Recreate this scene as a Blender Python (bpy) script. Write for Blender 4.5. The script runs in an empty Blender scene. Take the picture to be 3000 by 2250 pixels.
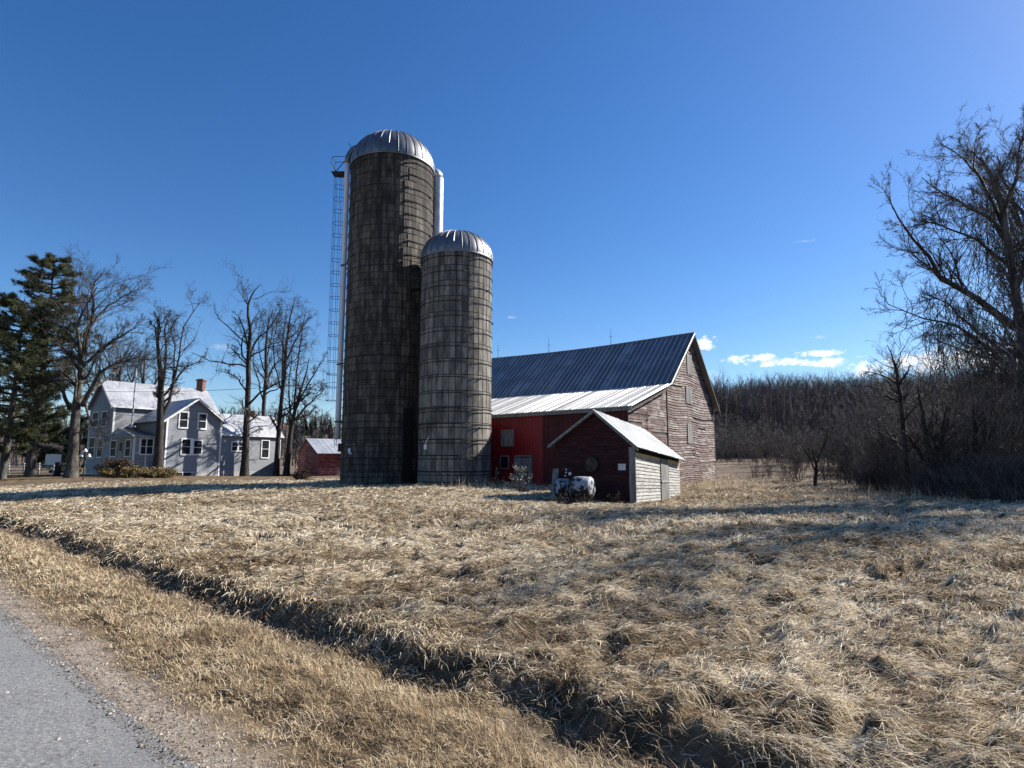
import bpy, math
import numpy as np
from mathutils import Vector, Matrix, Euler
rng = np.random.default_rng(11)
C = bpy.context.scene.collection
S = bpy.context.scene

# ------------------------------------------------------------------ camera, sky, sun, exposure
F = 1800.0                      # focal length in photograph pixels (3000 wide)
EYE = 1.65
PITCH = math.atan(230.0 / F)
cam = bpy.data.cameras.new("camera"); camo = bpy.data.objects.new("camera", cam); C.objects.link(camo)
cam.sensor_width = 36.0; cam.lens = 36.0 * F / 3000.0; cam.clip_end = 4000; cam.clip_start = 0.05
camo.location = (0, 0, EYE); camo.rotation_euler = (math.pi / 2 + PITCH, 0, 0)
S.camera = camo
SUN_AZ, SUN_EL = math.radians(66), math.radians(35.5)
SUNV = Vector((math.sin(SUN_AZ) * math.cos(SUN_EL), math.cos(SUN_AZ) * math.cos(SUN_EL), math.sin(SUN_EL)))
sl = bpy.data.lights.new("sun", 'SUN'); so = bpy.data.objects.new("sun", sl); C.objects.link(so)
sl.energy = 5.0; sl.angle = math.radians(0.5); sl.color = (1.0, 0.95, 0.87)
so.rotation_euler = SUNV.to_track_quat('Z', 'Y').to_euler()
S.view_settings.view_transform = 'Standard'; S.view_settings.look = 'None'
S.view_settings.exposure = 1.2; S.view_settings.gamma = 1.0
SKY_STRENGTH = 0.05

def ray(px, py):
    u = (px - 1500) / F; v = (1125 - py) / F
    y = math.cos(PITCH) - v * math.sin(PITCH); z = math.sin(PITCH) + v * math.cos(PITCH)
    return u / y, z / y
def at(px, py, Y):
    a, b = ray(px, py); return np.array([a * Y, Y, EYE + b * Y])

w = bpy.data.worlds.new("World"); S.world = w; w.use_nodes = True
nt = w.node_tree; nt.nodes.clear(); N = nt.nodes.new; L = nt.links.new
sky = N('ShaderNodeTexSky'); sky.sky_type = 'NISHITA'; sky.sun_disc = False
sky.sun_elevation = SUN_EL; sky.sun_rotation = SUN_AZ; sky.altitude = 300; sky.air_density = 1.0; sky.dust_density = 0.35; sky.ozone_density = 3.5
bg = N('ShaderNodeBackground'); bg.inputs['Strength'].default_value = SKY_STRENGTH
out = N('ShaderNodeOutputWorld'); L(bg.outputs[0], out.inputs[0])
tc = N('ShaderNodeTexCoord')
def vm(op, a, b=None):
    n = N('ShaderNodeVectorMath'); n.operation = op
    for i, x in enumerate((a, b)):
        if x is None: continue
        if isinstance(x, (tuple, list, Vector)): n.inputs[i].default_value = tuple(x)
        else: L(x, n.inputs[i])
    return n.outputs['Value'] if op == 'DOT_PRODUCT' else n.outputs[0]
def ma(op, a, b=None, c=None, clamp=False):
    n = N('ShaderNodeMath'); n.operation = op; n.use_clamp = clamp
    for i, x in enumerate((a, b, c)):
        if x is None: continue
        if isinstance(x, (int, float)): n.inputs[i].default_value = x
        else: L(x, n.inputs[i])
    return n.outputs[0]
noi = N('ShaderNodeTexNoise'); noi.inputs['Scale'].default_value = 70; noi.inputs['Detail'].default_value = 7; noi.inputs['Roughness'].default_value = 0.62
sv = vm('MULTIPLY', tc.outputs['Generated'], (1, 1, 1.3)); L(sv, noi.inputs['Vector'])
nv = ma('MULTIPLY_ADD', noi.outputs[0], 5.5, -2.75)
cloud = None
for (px, py, wx, hy) in [(2062, 1006, 34, 15), (2215, 1052, 62, 10), (2275, 1062, 52, 10), (2170, 1050, 40, 8), (2415, 1034, 52, 8), (2372, 1034, 30, 7),
                         (2410, 1062, 42, 11), (2445, 1070, 22, 8), (2560, 1078, 50, 16), (2640, 1066, 55, 15), (2710, 1060, 65, 20), (2800, 1050, 90, 26), (2950, 1050, 80, 28),
                         (2352, 708, 24, 3), (652, 1017, 24, 7), (2075, 1105, 25, 16), (2400, 988, 18, 4), (2520, 1045, 20, 3), (1480, 1218, 30, 12), (1500, 930, 12, 3)]:
    a, b = ray(px, py); c = Vector((a, 1, b)).normalized(); r = Vector((c.y, -c.x, 0)).normalized(); u = r.cross(c)
    sc = 1 / F * 0.97
    fa = ma('POWER', ma('ABSOLUTE', ma('MULTIPLY', vm('DOT_PRODUCT', tc.outputs['Generated'], r), 1 / (wx * sc)) if False else
            ma('DIVIDE', vm('DOT_PRODUCT', vm('SUBTRACT', tc.outputs['Generated'], c), r), wx * sc * 1.25)), 2.0)
    fb = ma('POWER', ma('ABSOLUTE', ma('DIVIDE', vm('DOT_PRODUCT', vm('SUBTRACT', tc.outputs['Generated'], c), u), hy * sc * 1.3)), 2.0)
    m = ma('ADD', ma('SUBTRACT', 1.0, ma('ADD', fa, fb)), nv)
    m = ma('MULTIPLY', m, 0.9 if wx > 25 else 0.14)
    # keep noise from leaking far away from the cloud
    far = ma('SUBTRACT', 2.6, ma('ADD', fa, fb), clamp=True)
    m = ma('MULTIPLY', m, far, clamp=True)
    cloud = m if cloud is None else ma('MAXIMUM', cloud, m)
hs = N('ShaderNodeHueSaturation'); hs.inputs['Saturation'].default_value = 1.27; hs.inputs['Value'].default_value = 1.30; hs.inputs['Hue'].default_value = .507
L(sky.outputs[0], hs.inputs['Color'])
mx = N('ShaderNodeMix'); mx.data_type = 'RGBA'; L(ma('MULTIPLY', cloud, 0.9), mx.inputs['Factor']); L(hs.outputs[0], mx.inputs['A'])
mx.inputs['B'].default_value = (11, 11.2, 11.6, 1); L(mx.outputs['Result'], bg.inputs['Color'])

# ------------------------------------------------------------------ noise and terrain
def _h(ix, iy, s):
    n = (ix.astype(np.int64) * 374761393 + iy.astype(np.int64) * 668265263 + s * 1442695041) & 0xffffffff
    n = ((n ^ (n >> 13)) * 1274126177) & 0xffffffff
    return ((n ^ (n >> 16)) & 0xffff) / 65535.0
def vn(x, y, s=0):
    x = np.asarray(x, float); y = np.asarray(y, float)
    ix = np.floor(x); iy = np.floor(y); fx = x - ix; fy = y - iy
    fx = fx * fx * (3 - 2 * fx); fy = fy * fy * (3 - 2 * fy)
    a = _h(ix, iy, s); b = _h(ix + 1, iy, s); c = _h(ix, iy + 1, s); d = _h(ix + 1, iy + 1, s)
    return (a * (1 - fx) + b * fx) * (1 - fy) + (c * (1 - fx) + d * fx) * fy
def fbm(x, y, s=0, o=4):
    t = 0; a = .5
    for i in range(o):
        t = t + a * (vn(x, y, s + i) - .5); x = x * 2.03 + 7.1; y = y * 2.03 - 3.7; a *= .5
    return t
def worley(x, y, s=0):
    ix = np.floor(x); iy = np.floor(y); best = np.full(np.shape(x), 9.)
    for dx in (-1, 0, 1):
        for dy in (-1, 0, 1):
            cx = ix + dx; cy = iy + dy; best = np.minimum(best, (cx + _h(cx, cy, s) - x) ** 2 + (cy + _h(cx, cy, s + 7) - y) ** 2)
    return np.sqrt(best)
def ss(a, b, x):
    t = np.clip((x - a) / (b - a), 0, 1); return t * t * (3 - 2 * t)
def gs(x, y, cx, cy, r): return np.exp(-((x - cx) ** 2 + (y - cy) ** 2) / (r * r))
R2 = math.sqrt(2); CA, SA = math.cos(math.radians(47.86)), math.sin(math.radians(47.86))
def Sx(x, y): return x * CA + y * SA
def Tx(x, y): return -x * SA + y * CA
def macro(x, y):
    s = Sx(x, y)
    z = 0.30 * ss(4.6, 15, s)
    z = z - 0.30 * gs(x, y, 5.5, 24, 6.5) + .02 * gs(x, y, -3, 33, 6) - 0.12 * gs(x, y, 16, 26, 9) - .28 * gs(x, y, -26, 72, 7)
    right = ss(-.1, .35, x / np.maximum(y, 1))
    z = z + right * (2.4 * ss(38, 130, y) + .9 * gs(x, y, 24, 62, 13) + .35 * fbm(x / 9, y / 9, 41, 3) * ss(36, 60, y))
    ratio = x / np.maximum(np.abs(y), 1)
    hillr = ss(.22, .42, ratio)
    z = z + hillr * (13.8 + 4.5 * fbm(x / 60, y / 60, 5, 3)) * ss(112, 225, y + .25 * (x - 90)) * (y > 0)
    z = z + (1 - hillr) * (y > 0) * (26 + 22 * fbm(x / 90, y / 90, 9, 3)) * ss(250, 480, y)
    return z
def WOB(t): return .40 * fbm(t / 1.9, t * 0 + 3, 21, 3) + .34 * fbm(t / .62, t * 0 + 9, 23, 2)
def Hm(x, y):          # ground surface with ditch and hummocks
    x = np.asarray(x, float); y = np.asarray(y, float)
    s = Sx(x, y); t = Tx(x, y)
    z = macro(x, y)
    wob = WOB(t)
    d = s - 3.56 - wob
    ditch = np.where(d < 0, ss(-1.0, 0, d), 1 - ss(.0, .34, d))
    z = z - (.18 + .10 * ss(6, 13, t)) * ditch * np.clip(1 + 1.5 * fbm(t / 2.4, t * 0, 27, 3), .35, 1.5)
    z = z + .03 * ss(.2, .5, d) * (1 - ss(.5, 2.0, d))
    field = ss(-.1, .8, d) * (y > 0)
    r = np.hypot(x, y)
    a, b = (x * .8 + y * .6), (y * .8 - x * .6)
    hum = fbm(a / .55, b / .32, 31, 4)
    big = fbm(x / 1.9, y / 1.4, 35, 3)
    wx_, wy_ = a + .35 * fbm(x / .8, y / .8, 65, 2), b + .35 * fbm(x / .8, y / .8, 67, 2)
    far_ = 1 - ss(28, 44, r)
    tus = far_ * (.10 * (.5 - worley(wx_ / .62, wy_ / .40, 201)) * (.3 + 1.4 * vn(x / 2.1, y / 2.1, 203)) + .13 * (.45 - worley(wx_ / .27, wy_ / .16, 205)) - .75 * np.clip(vn(wx_ / .42, wy_ / .27, 209) - .72, 0, 1))
    holes = tus + -np.clip(vn(a / .95, b / .6, 61) - .80, 0, 1) * .85 * (1 - ss(30, 45, r))
    z = z + field * (.17 * hum + .15 * big + holes) * (1 - .55 * ss(35, 60, r))
    verge = ss(1.7, 2.1, s) * (1 - ss(-.1, .8, d))
    z = z + verge * (.05 * (.5 - worley(x / .22, y / .22, 207)) + .09 * fbm(x / .25, y / .25, 51, 3) + .10 * fbm(x / .9, y / .9, 55, 2))
    z = np.where(s < 1.52, -.035 + .03 * ss(1.36, 1.50, s), z + .0 * s)
    z = z + (-.012 + .012 * fbm(x / .1, y / .1, 71, 2)) * ((s > 1.4) & (s < 2.1))
    return z
def hz(x, y): return float(macro(np.array([x], float), np.array([y], float))[0])

# ------------------------------------------------------------------ mesh helpers
class MB:
    def __init__(s): s.v = []; s.f = []; s.t = []; s.n = 0
    def add(s, verts, faces, tint=None):
        verts = np.asarray(verts, float).reshape(-1, 3); faces = np.asarray(faces, np.int64)
        if tint is None: tint = np.full(len(faces), .5)
        tint = np.broadcast_to(np.asarray(tint, float), (len(faces),))
        s.v.append(verts); s.f.append(faces + s.n); s.t.append(tint); s.n += len(verts); return s
    def quad(s, a, b, c, d, tint=.5): return s.add([a, b, c, d], [[0, 1, 2, 3]], [tint])
    def poly(s, pts, tint=.5): return s.add(pts, [list(range(len(pts)))], [tint])
    def box(s, o, u, v, w, tint=.5):
        o, u, v, w = map(lambda q: np.asarray(q, float), (o, u, v, w))
        P = [o, o + u, o + u + v, o + v, o + w, o + u + w, o + u + v + w, o + v + w]
        return s.add(P, [[0, 3, 2, 1], [4, 5, 6, 7], [0, 1, 5, 4], [1, 2, 6, 5], [2, 3, 7, 6], [3, 0, 4, 7]], tint)
    def cbox(s, c, sx, sy, sz, tint=.5):
        return s.box((c[0] - sx / 2, c[1] - sy / 2, c[2] - sz / 2), (sx, 0, 0), (0, sy, 0), (0, 0, sz), tint)
    def prism(s, pts, ext, tint=.5):
        pts = np.asarray(pts, float); ext = np.asarray(ext, float); n = len(pts)
        b = s.n
        s.v.append(np.vstack([pts, pts + ext])); s.n += 2 * n
        s.f.append(np.array([list(range(n - 1, -1, -1)), list(range(n, 2 * n))]) + b); s.t.append(np.full(2, tint))
        s.f.append(np.array([[i, (i + 1) % n, n + (i + 1) % n, n + i] for i in range(n)]) + b); s.t.append(np.full(n, tint)); return s
    def tubes(s, P, R, k=6, tint=.5, cap=False):
        P = np.asarray(P, float); R = np.asarray(R, float)
        if P.ndim == 2: P = P[None]; R = np.broadcast_to(R, P.shape[:2]) if R.ndim < 2 else R
        R = np.broadcast_to(R, P.shape[:2]); n, m, _ = P.shape
        T = np.gradient(P, axis=1); T /= np.linalg.norm(T, axis=2, keepdims=True) + 1e-9
        mean = P[:, -1] - P[:, 0]; ref = np.where(np.abs(mean[:, 2:3]) > .8 * np.linalg.norm(mean, axis=1, keepdims=True), np.array([[1., 0, 0]]), np.array([[0, 0, 1.]]))[:, None, :]
        A = np.cross(T, ref); A /= np.linalg.norm(A, axis=2, keepdims=True) + 1e-9; B = np.cross(T, A)
        ang = np.arange(k) / k * 2 * np.pi
        V = P[:, :, None, :] + R[:, :, None, None] * (np.cos(ang)[None, None, :, None] * A[:, :, None, :] + np.sin(ang)[None, None, :, None] * B[:, :, None, :])
        i = np.arange(n)[:, None, None] * m * k + np.arange(m - 1)[None, :, None] * k + np.arange(k)[None, None, :]
        j = np.arange(n)[:, None, None] * m * k + np.arange(m - 1)[None, :, None] * k + (np.arange(k)[None, None, :] + 1) % k
        Fc = np.stack([i, j, j + k, i + k], -1).reshape(-1, 4)
        tt = np.asarray(tint, float); tt = np.repeat(np.broadcast_to(tt, (n,)), (m - 1) * k)
        b = s.n; s.add(V.reshape(-1, 3), Fc, tt)
        if cap:
            e = np.arange(n)[:, None] * m * k + (m - 1) * k + np.arange(k)[None]; z = np.arange(n)[:, None] * m * k + np.arange(k)[None, ::-1]
            s.f.append(np.vstack([e, z]) + b); s.t.append(np.full(2 * n, .5))
        return s
    def mesh(s, name, inv=None, smooth=False):
        me = bpy.data.meshes.new(name)
        V = np.vstack(s.v)
        if inv is not None:
            M = np.array(inv); V = V @ M[:3, :3].T + M[:3, 3]
        me.vertices.add(len(V)); me.vertices.foreach_set('co', V.astype(np.float32).ravel())
        lt = np.concatenate([np.full(len(f), f.shape[1]) for f in s.f]); li = np.concatenate([f.ravel() for f in s.f])
        me.loops.add(len(li)); me.loops.foreach_set('vertex_index', li.astype(np.int32))
        me.polygons.add(len(lt)); st = np.concatenate([[0], np.cumsum(lt)[:-1]])
        me.polygons.foreach_set('loop_start', st.astype(np.int32)); me.polygons.foreach_set('loop_total', lt.astype(np.int32))
        me.polygons.foreach_set('use_smooth', np.full(len(lt), smooth, bool))
        at_ = me.attributes.new('tint', 'FLOAT', 'FACE'); at_.data.foreach_set('value', np.concatenate(s.t).astype(np.float32))
        me.update(calc_edges=True); me.validate(); return me
INV = {}
def root_of(o):
    while o.parent is not None: o = o.parent
    return o
def obj(name, mb, m, parent=None, smooth=False, label=None):
    inv = INV.get(root_of(parent).name) if parent is not None else None
    me = mb.mesh(name, inv, smooth); me.materials.append(m)
    o = bpy.data.objects.new(name, me); C.objects.link(o); o.parent = parent
    if label: o['label'] = label
    return o
def thing(name, label, cat, loc=(0, 0, 0), rz=0.0, group=None):
    o = bpy.data.objects.new(name, None); C.objects.link(o); o.location = loc; o.rotation_euler = (0, 0, rz)
    o.empty_display_size = .3
    M = Matrix.Translation(Vector(loc)) @ Matrix.Rotation(rz, 4, 'Z'); INV[o.name] = M.inverted()
    o['label'] = label; o['category'] = cat
    if group: o['group'] = group
    return o
def tag(o, label=None, cat=None, group=None, kind=None):
    for k, v in (('label', label), ('category', cat), ('group', group), ('kind', kind)):
        if v: o[k] = v
    return o
def copy_tree(o, parent=None):
    c = o.copy(); C.objects.link(c); c.parent = parent
    for ch in list(o.children): copy_tree(ch, c)
    return c

# ------------------------------------------------------------------ materials
MATS = {}
def mat(name, cols, scale=(5, 5, 5), rough=.8, metal=0., bump=0., bscale=None, tint=0., tcols=None, detail=5, extra=None, spec=.3, lo=.35, hi=.65, bdist=.02, trans=0.):
    """cols: colours along a noise ramp; tint: how much the per-face value shifts the ramp"""
    m = bpy.data.materials.new(name); m.use_nodes = True; t = m.node_tree; t.nodes.clear(); n = t.nodes.new; l = t.links.new
    o = n('ShaderNodeOutputMaterial'); p = n('ShaderNodeBsdfPrincipled'); l(p.outputs[0], o.inputs[0])
    if name == 'glass': p.inputs['IOR'].default_value = 1.15
    p.inputs['Roughness'].default_value = rough; p.inputs['Metallic'].default_value = metal; p.inputs['Specular IOR Level'].default_value = spec
    c = n('ShaderNodeTexCoord'); mp = n('ShaderNodeMapping'); l(c.outputs['Object'], mp.inputs[0]); mp.inputs['Scale'].default_value = scale
    no = n('ShaderNodeTexNoise'); l(mp.outputs[0], no.inputs['Vector']); no.inputs['Scale'].default_value = 1; no.inputs['Detail'].default_value = detail; no.inputs['Roughness'].default_value = .6
    mr = n('ShaderNodeMapRange'); mr.inputs[1].default_value = lo; mr.inputs[2].default_value = hi; l(no.outputs[0], mr.inputs[0])
    fac = mr.outputs[0]
    if tint:
        a = n('ShaderNodeAttribute'); a.attribute_name = 'tint'
        ad = n('ShaderNodeMath'); ad.operation = 'MULTIPLY_ADD'; l(a.outputs['Fac'], ad.inputs[0]); ad.inputs[1].default_value = tint * 2
        sb = n('ShaderNodeMath'); sb.operation = 'SUBTRACT'; l(fac, sb.inputs[0]); sb.inputs[1].default_value = tint
        l(sb.outputs[0], ad.inputs[2]); fac = ad.outputs[0]
    r = n('ShaderNodeValToRGB'); l(fac, r.inputs[0]); e = r.color_ramp.elements
    while len(e) < len(cols): e.new(.5)
    for i, col in enumerate(cols): e[i].position = i / (len(cols) - 1); e[i].color = (*col, 1)
    l(r.outputs[0], p.inputs['Base Color'])
    if bump:
        n2 = n('ShaderNodeTexNoise'); mp2 = n('ShaderNodeMapping'); l(c.outputs['Object'], mp2.inputs[0]); mp2.inputs['Scale'].default_value = bscale or tuple(x * 3 for x in scale)
        l(mp2.outputs[0], n2.inputs['Vector']); n2.inputs['Scale'].default_value = 1; n2.inputs['Detail'].default_value = 6
        b = n('ShaderNodeBump'); b.inputs['Strength'].default_value = bump; b.inputs['Distance'].default_value = bdist; l(n2.outputs[0], b.inputs['Height']); l(b.outputs[0], p.inputs['Normal'])
    if trans:
        tr = n('ShaderNodeBsdfTranslucent'); l(r.outputs[0], tr.inputs[0]); ms = n('ShaderNodeMixShader'); ms.inputs[0].default_value = trans
        l(p.outputs[0], ms.inputs[1]); l(tr.outputs[0], ms.inputs[2]); l(ms.outputs[0], o.inputs[0])
    if extra: extra(t, n, l, p, r, c, o)
    MATS[name] = m; return m
def streaks(col, amt, scale, lo=.5, hi=.75, zlo=None, zhi=None, flutes=0):
    """a second stain layer mixed over the base colour: real dirt with a shape of its own"""
    def f(t, n, l, p, r, c, o):
        mp = n('ShaderNodeMapping'); l(c.outputs['Object'], mp.inputs[0]); mp.inputs['Scale'].default_value = scale
        no = n('ShaderNodeTexNoise'); l(mp.outputs[0], no.inputs['Vector']); no.inputs['Scale'].default_value = 1; no.inputs['Detail'].default_value = 5
        v = no.outputs[0]
        if zlo is not None:
            sp = n('ShaderNodeSeparateXYZ'); l(c.outputs['Object'], sp.inputs[0])
            mz = n('ShaderNodeMapRange'); l(sp.outputs[2], mz.inputs[0]); mz.inputs[1].default_value = zlo; mz.inputs[2].default_value = zhi; mz.inputs[3].default_value = -.28; mz.inputs[4].default_value = .14
            ad = n('ShaderNodeMath'); ad.operation = 'ADD'; l(v, ad.inputs[0]); l(mz.outputs[0], ad.inputs[1]); v = ad.outputs[0]
        mr = n('ShaderNodeMapRange'); l(v, mr.inputs[0]); mr.inputs[1].default_value = lo; mr.inputs[2].default_value = hi; mr.inputs[4].default_value = amt
        m = n('ShaderNodeMix'); m.data_type = 'RGBA'; l(mr.outputs[0], m.inputs['Factor']); l(r.outputs[0], m.inputs['A']); m.inputs['B'].default_value = (*col, 1)
        l(m.outputs['Result'], p.inputs['Base Color'])
        if flutes:
            sp = n('ShaderNodeSeparateXYZ'); l(c.outputs['Object'], sp.inputs[0])
            an = n('ShaderNodeMath'); an.operation = 'ARCTAN2'; l(sp.outputs[1], an.inputs[0]); l(sp.outputs[0], an.inputs[1])
            mu = n('ShaderNodeMath'); mu.operation = 'MULTIPLY'; l(an.outputs[0], mu.inputs[0]); mu.inputs[1].default_value = flutes
            si = n('ShaderNodeMath'); si.operation = 'SINE'; l(mu.outputs[0], si.inputs[0])
            b = n('ShaderNodeBump'); b.inputs['Strength'].default_value = 1.; b.inputs['Distance'].default_value = .03; l(si.outputs[0], b.inputs['Height']); l(b.outputs[0], p.inputs['Normal'])
    return f
mat('concrete_small', [(.075, .07, .061), (.14, .129, .112), (.235, .212, .182)], (3, 3, 1), tint=.36, bump=.3, extra=streaks((.04, .04, .038), .9, (4.5, 4.5, .2), zlo=2, zhi=13.5))
mat('concrete_tall', [(.042, .035, .029), (.088, .075, .061), (.17, .145, .118)], (3, 3, .7), tint=.36, extra=streaks((.022, .02, .018), .94, (4.2, 4.2, .14), zlo=1, zhi=20, flutes=174))
mat('joint', [(.02, .02, .02), (.05, .048, .045)])
mat('hoop_iron', [(.012, .012, .014), (.04, .035, .032)], rough=.6, metal=.3)
mat('galvanized', [(.11, .112, .12), (.21, .212, .22)], (1.5, 1.5, .6), rough=.46, metal=.75, tint=.25, bump=.12, bscale=(2, 2, 2), bdist=.03)
mat('galv_light', [(.38, .39, .4), (.55, .56, .57)], (2, 2, 2), rough=.42, metal=.6, tint=.25)
mat('pipe_white', [(.55, .56, .58), (.7, .71, .73)], (1, 1, .4), rough=.35)
mat('roof_dark', [(.15, .15, .155), (.20, .20, .205), (.44, .44, .44)], (.8, .8, .8), rough=.5, metal=.55, tint=.5, lo=.1, hi=.9, extra=streaks((.10, .10, .12), .35, (.9, .9, .9), lo=.45, hi=.7))
mat('roof_lean', [(.30, .30, .30), (.42, .42, .41)], (1.5, 1.5, 1.5), rough=.5, metal=.35, tint=.3, extra=streaks((.18, .16, .15), .6, (1.5, 1.5, 1.5), lo=.5, hi=.75))
mat('roof_shed', [(.17, .18, .185), (.28, .292, .295)], (1.4, 1.4, 1.4), rough=.5, metal=.35, tint=.25, extra=streaks((.22, .21, .2), .6, (2, 2, 2), lo=.52, hi=.72))
mat('roof_house', [(.30, .31, .33), (.43, .44, .46)], (.8, .8, .8), rough=.45, metal=.3, tint=.25)
mat('wood_barn', [(.07, .028, .025), (.105, .066, .057), (.16, .125, .112), (.27, .24, .222)], (1.6, 1.6, 3.5), tint=.34, bump=.5, bscale=(6, 6, 50), lo=.3, hi=.68,
    extra=streaks((.075, .032, .028), .7, (.8, .8, 3), lo=.48, hi=.66))
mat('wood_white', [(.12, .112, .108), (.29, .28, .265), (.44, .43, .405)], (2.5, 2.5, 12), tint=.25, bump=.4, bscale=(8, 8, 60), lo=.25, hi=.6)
mat('wood_yellow', [(.45, .33, .14), (.62, .5, .28)], (3, 3, 12), tint=.2)
mat('wood_grey', [(.08, .078, .075), (.17, .165, .16), (.27, .26, .25)], (9, 9, 1.2), tint=.25, bump=.4, bscale=(50, 50, 4), lo=.3, hi=.68)
mat('wood_dark', [(.025, .02, .018), (.07, .06, .055)], (5, 5, 3), tint=.2)
mat('red_metal', [(.16, .002, .006), (.235, .004, .010)], (.7, .7, .7), rough=.42, tint=.15, spec=.4)
mat('red_dull', [(.045, .003, .004), (.08, .006, .007)], (1, 1, 2), rough=.6, tint=.3)
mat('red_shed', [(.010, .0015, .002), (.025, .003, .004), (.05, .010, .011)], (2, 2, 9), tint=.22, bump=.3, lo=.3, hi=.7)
mat('red_far', [(.12, .018, .016), (.26, .07, .06), (.36, .2, .18)], (2, 2, 5), tint=.3, lo=.3, hi=.75)
mat('black_hole', [(.006, .006, .007), (.012, .012, .013)])
mat('siding_grey', [(.20, .212, .232), (.25, .262, .285)], (1, 1, 6), rough=.6, tint=.12)
mat('trim_white', [(.66, .67, .68), (.78, .78, .78)], (3, 3, 3), rough=.5)
mat('trim_weathered', [(.2, .19, .18), (.45, .44, .42)], (6, 6, 6), rough=.8)
mat('foundation', [(.30, .29, .27), (.42, .41, .385)], (2, 2, 3), bump=.3)
mat('glass', [(.015, .018, .022), (.03, .034, .04)], rough=.25, spec=.06)
mat('brick', [(.09, .045, .035), (.19, .10, .075)], (12, 12, 22), bump=.4)
mat('bark_dark', [(.010, .008, .007), (.026, .021, .018), (.055, .047, .04)], (7, 7, 1.6), bump=.8, bscale=(16, 16, 3), tint=.2, bdist=.03)
mat('bark_pale', [(.022, .019, .016), (.05, .045, .038), (.115, .105, .092)], (5, 5, 1.5), bump=.6, bscale=(16, 16, 3), tint=.2, bdist=.03)
mat('twig', [(.018, .014, .012), (.045, .036, .03)], (3, 3, 3), tint=.3)
mat('twig_grey', [(.03, .026, .024), (.075, .066, .058)], (3, 3, 3), tint=.3)
mat('brush_twig', [(.035, .03, .028), (.09, .076, .07), (.20, .17, .15)], (2, 2, 2), tint=.35)
mat('wood_hill', [(.045, .037, .038), (.085, .069, .067), (.15, .125, .115)], (.05, .05, .05), tint=.35, lo=.3, hi=.7)
mat('needles', [(.018, .025, .012), (.045, .055, .024), (.12, .125, .055)], (.8, .8, .8), tint=.35, trans=.2)
mat('needles_dark', [(.010, .02, .012), (.028, .045, .022)], (.8, .8, .8), tint=.35)
mat('shrub_leaf', [(.035, .03, .014), (.13, .095, .04), (.42, .31, .14)], (2.5, 2.5, 2.5), tint=.4, trans=.25)
mat('shrub_dark', [(.03, .02, .012), (.08, .045, .03)], (2.5, 2.5, 2.5), tint=.4)
mat('pale_leaf', [(.20, .185, .155), (.34, .32, .27)], tint=.3)
mat('disc_wood', [(.02, .017, .014), (.07, .058, .045)], (5, 5, 5), bump=.5)
mat('notice_paper', [(.35, .35, .36), (.6, .6, .6)], (12, 12, 12))
mat('wire_black', [(.01, .01, .01), (.02, .02, .02)])
mat('rust', [(.03, .012, .008), (.09, .035, .02)], (10, 10, 10))
mat('blue_iron', [(.012, .02, .09), (.02, .035, .14)], rough=.5)
mat('peeling_tank', [(.012, .01, .01), (.03, .026, .026), (.17, .185, .22), (.27, .285, .33)], (6, 6, 4.5), lo=.40, hi=.50, detail=7, bump=.3, rough=.6, extra=streaks((.010, .009, .009), 1., (4.2, 4.2, 3.2), lo=.40, hi=.44, zlo=.95, zhi=.1))
def ROADX(t, n, l, p, r, c, o):
    streaks((.11, .11, .11), .6, (.9, .9, .9), lo=.45, hi=.7)(t, n, l, p, r, c, o)
    src = p.inputs['Base Color'].links[0].from_socket
    v = n('ShaderNodeTexVoronoi'); v.feature = 'DISTANCE_TO_EDGE'; v.inputs['Scale'].default_value = .55
    no = n('ShaderNodeTexNoise'); no.inputs['Scale'].default_value = 2.2; no.inputs['Detail'].default_value = 5; l(c.outputs['Object'], no.inputs['Vector'])
    ad = n('ShaderNodeVectorMath'); ad.operation = 'MULTIPLY_ADD'; l(no.outputs['Color'], ad.inputs[0]); ad.inputs[1].default_value = (.55, .55, .55); l(c.outputs['Object'], ad.inputs[2]); l(ad.outputs[0], v.inputs['Vector'])
    m = n('ShaderNodeMapRange'); l(v.outputs['Distance'], m.inputs[0]); m.inputs[1].default_value = .0; m.inputs[2].default_value = .006; m.inputs[3].default_value = .35; m.inputs[4].default_value = 0
    x = n('ShaderNodeMix'); x.data_type = 'RGBA'; l(m.outputs[0], x.inputs['Factor']); l(src, x.inputs['A']); x.inputs['B'].default_value = (.03, .03, .03, 1); l(x.outputs['Result'], p.inputs['Base Color'])
mat('asphalt', [(.09, .09, .09), (.15, .15, .15), (.25, .248, .245)], (55, 55, 55), rough=.85, bump=.6, bscale=(120, 120, 120), bdist=.006, detail=3, lo=.3, hi=.7,
    extra=ROADX)
def grass_ramp(name, cols, trans, tint=.5, scale=(.9, .9, .9)):
    return mat(name, cols, scale, rough=.85, tint=tint, lo=-.05, hi=1.05, trans=trans, spec=.05)
STRAW = [(.06, .036, .02), (.19, .128, .075), (.38, .29, .185), (.60, .50, .35), (.76, .68, .53)]
grass_ramp('straw', STRAW, .22)
grass_ramp('verge_straw', [(.09, .06, .036), (.21, .15, .092), (.35, .27, .17), (.53, .435, .30)], .22, scale=(1.6, 1.6, 1.6))

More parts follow.
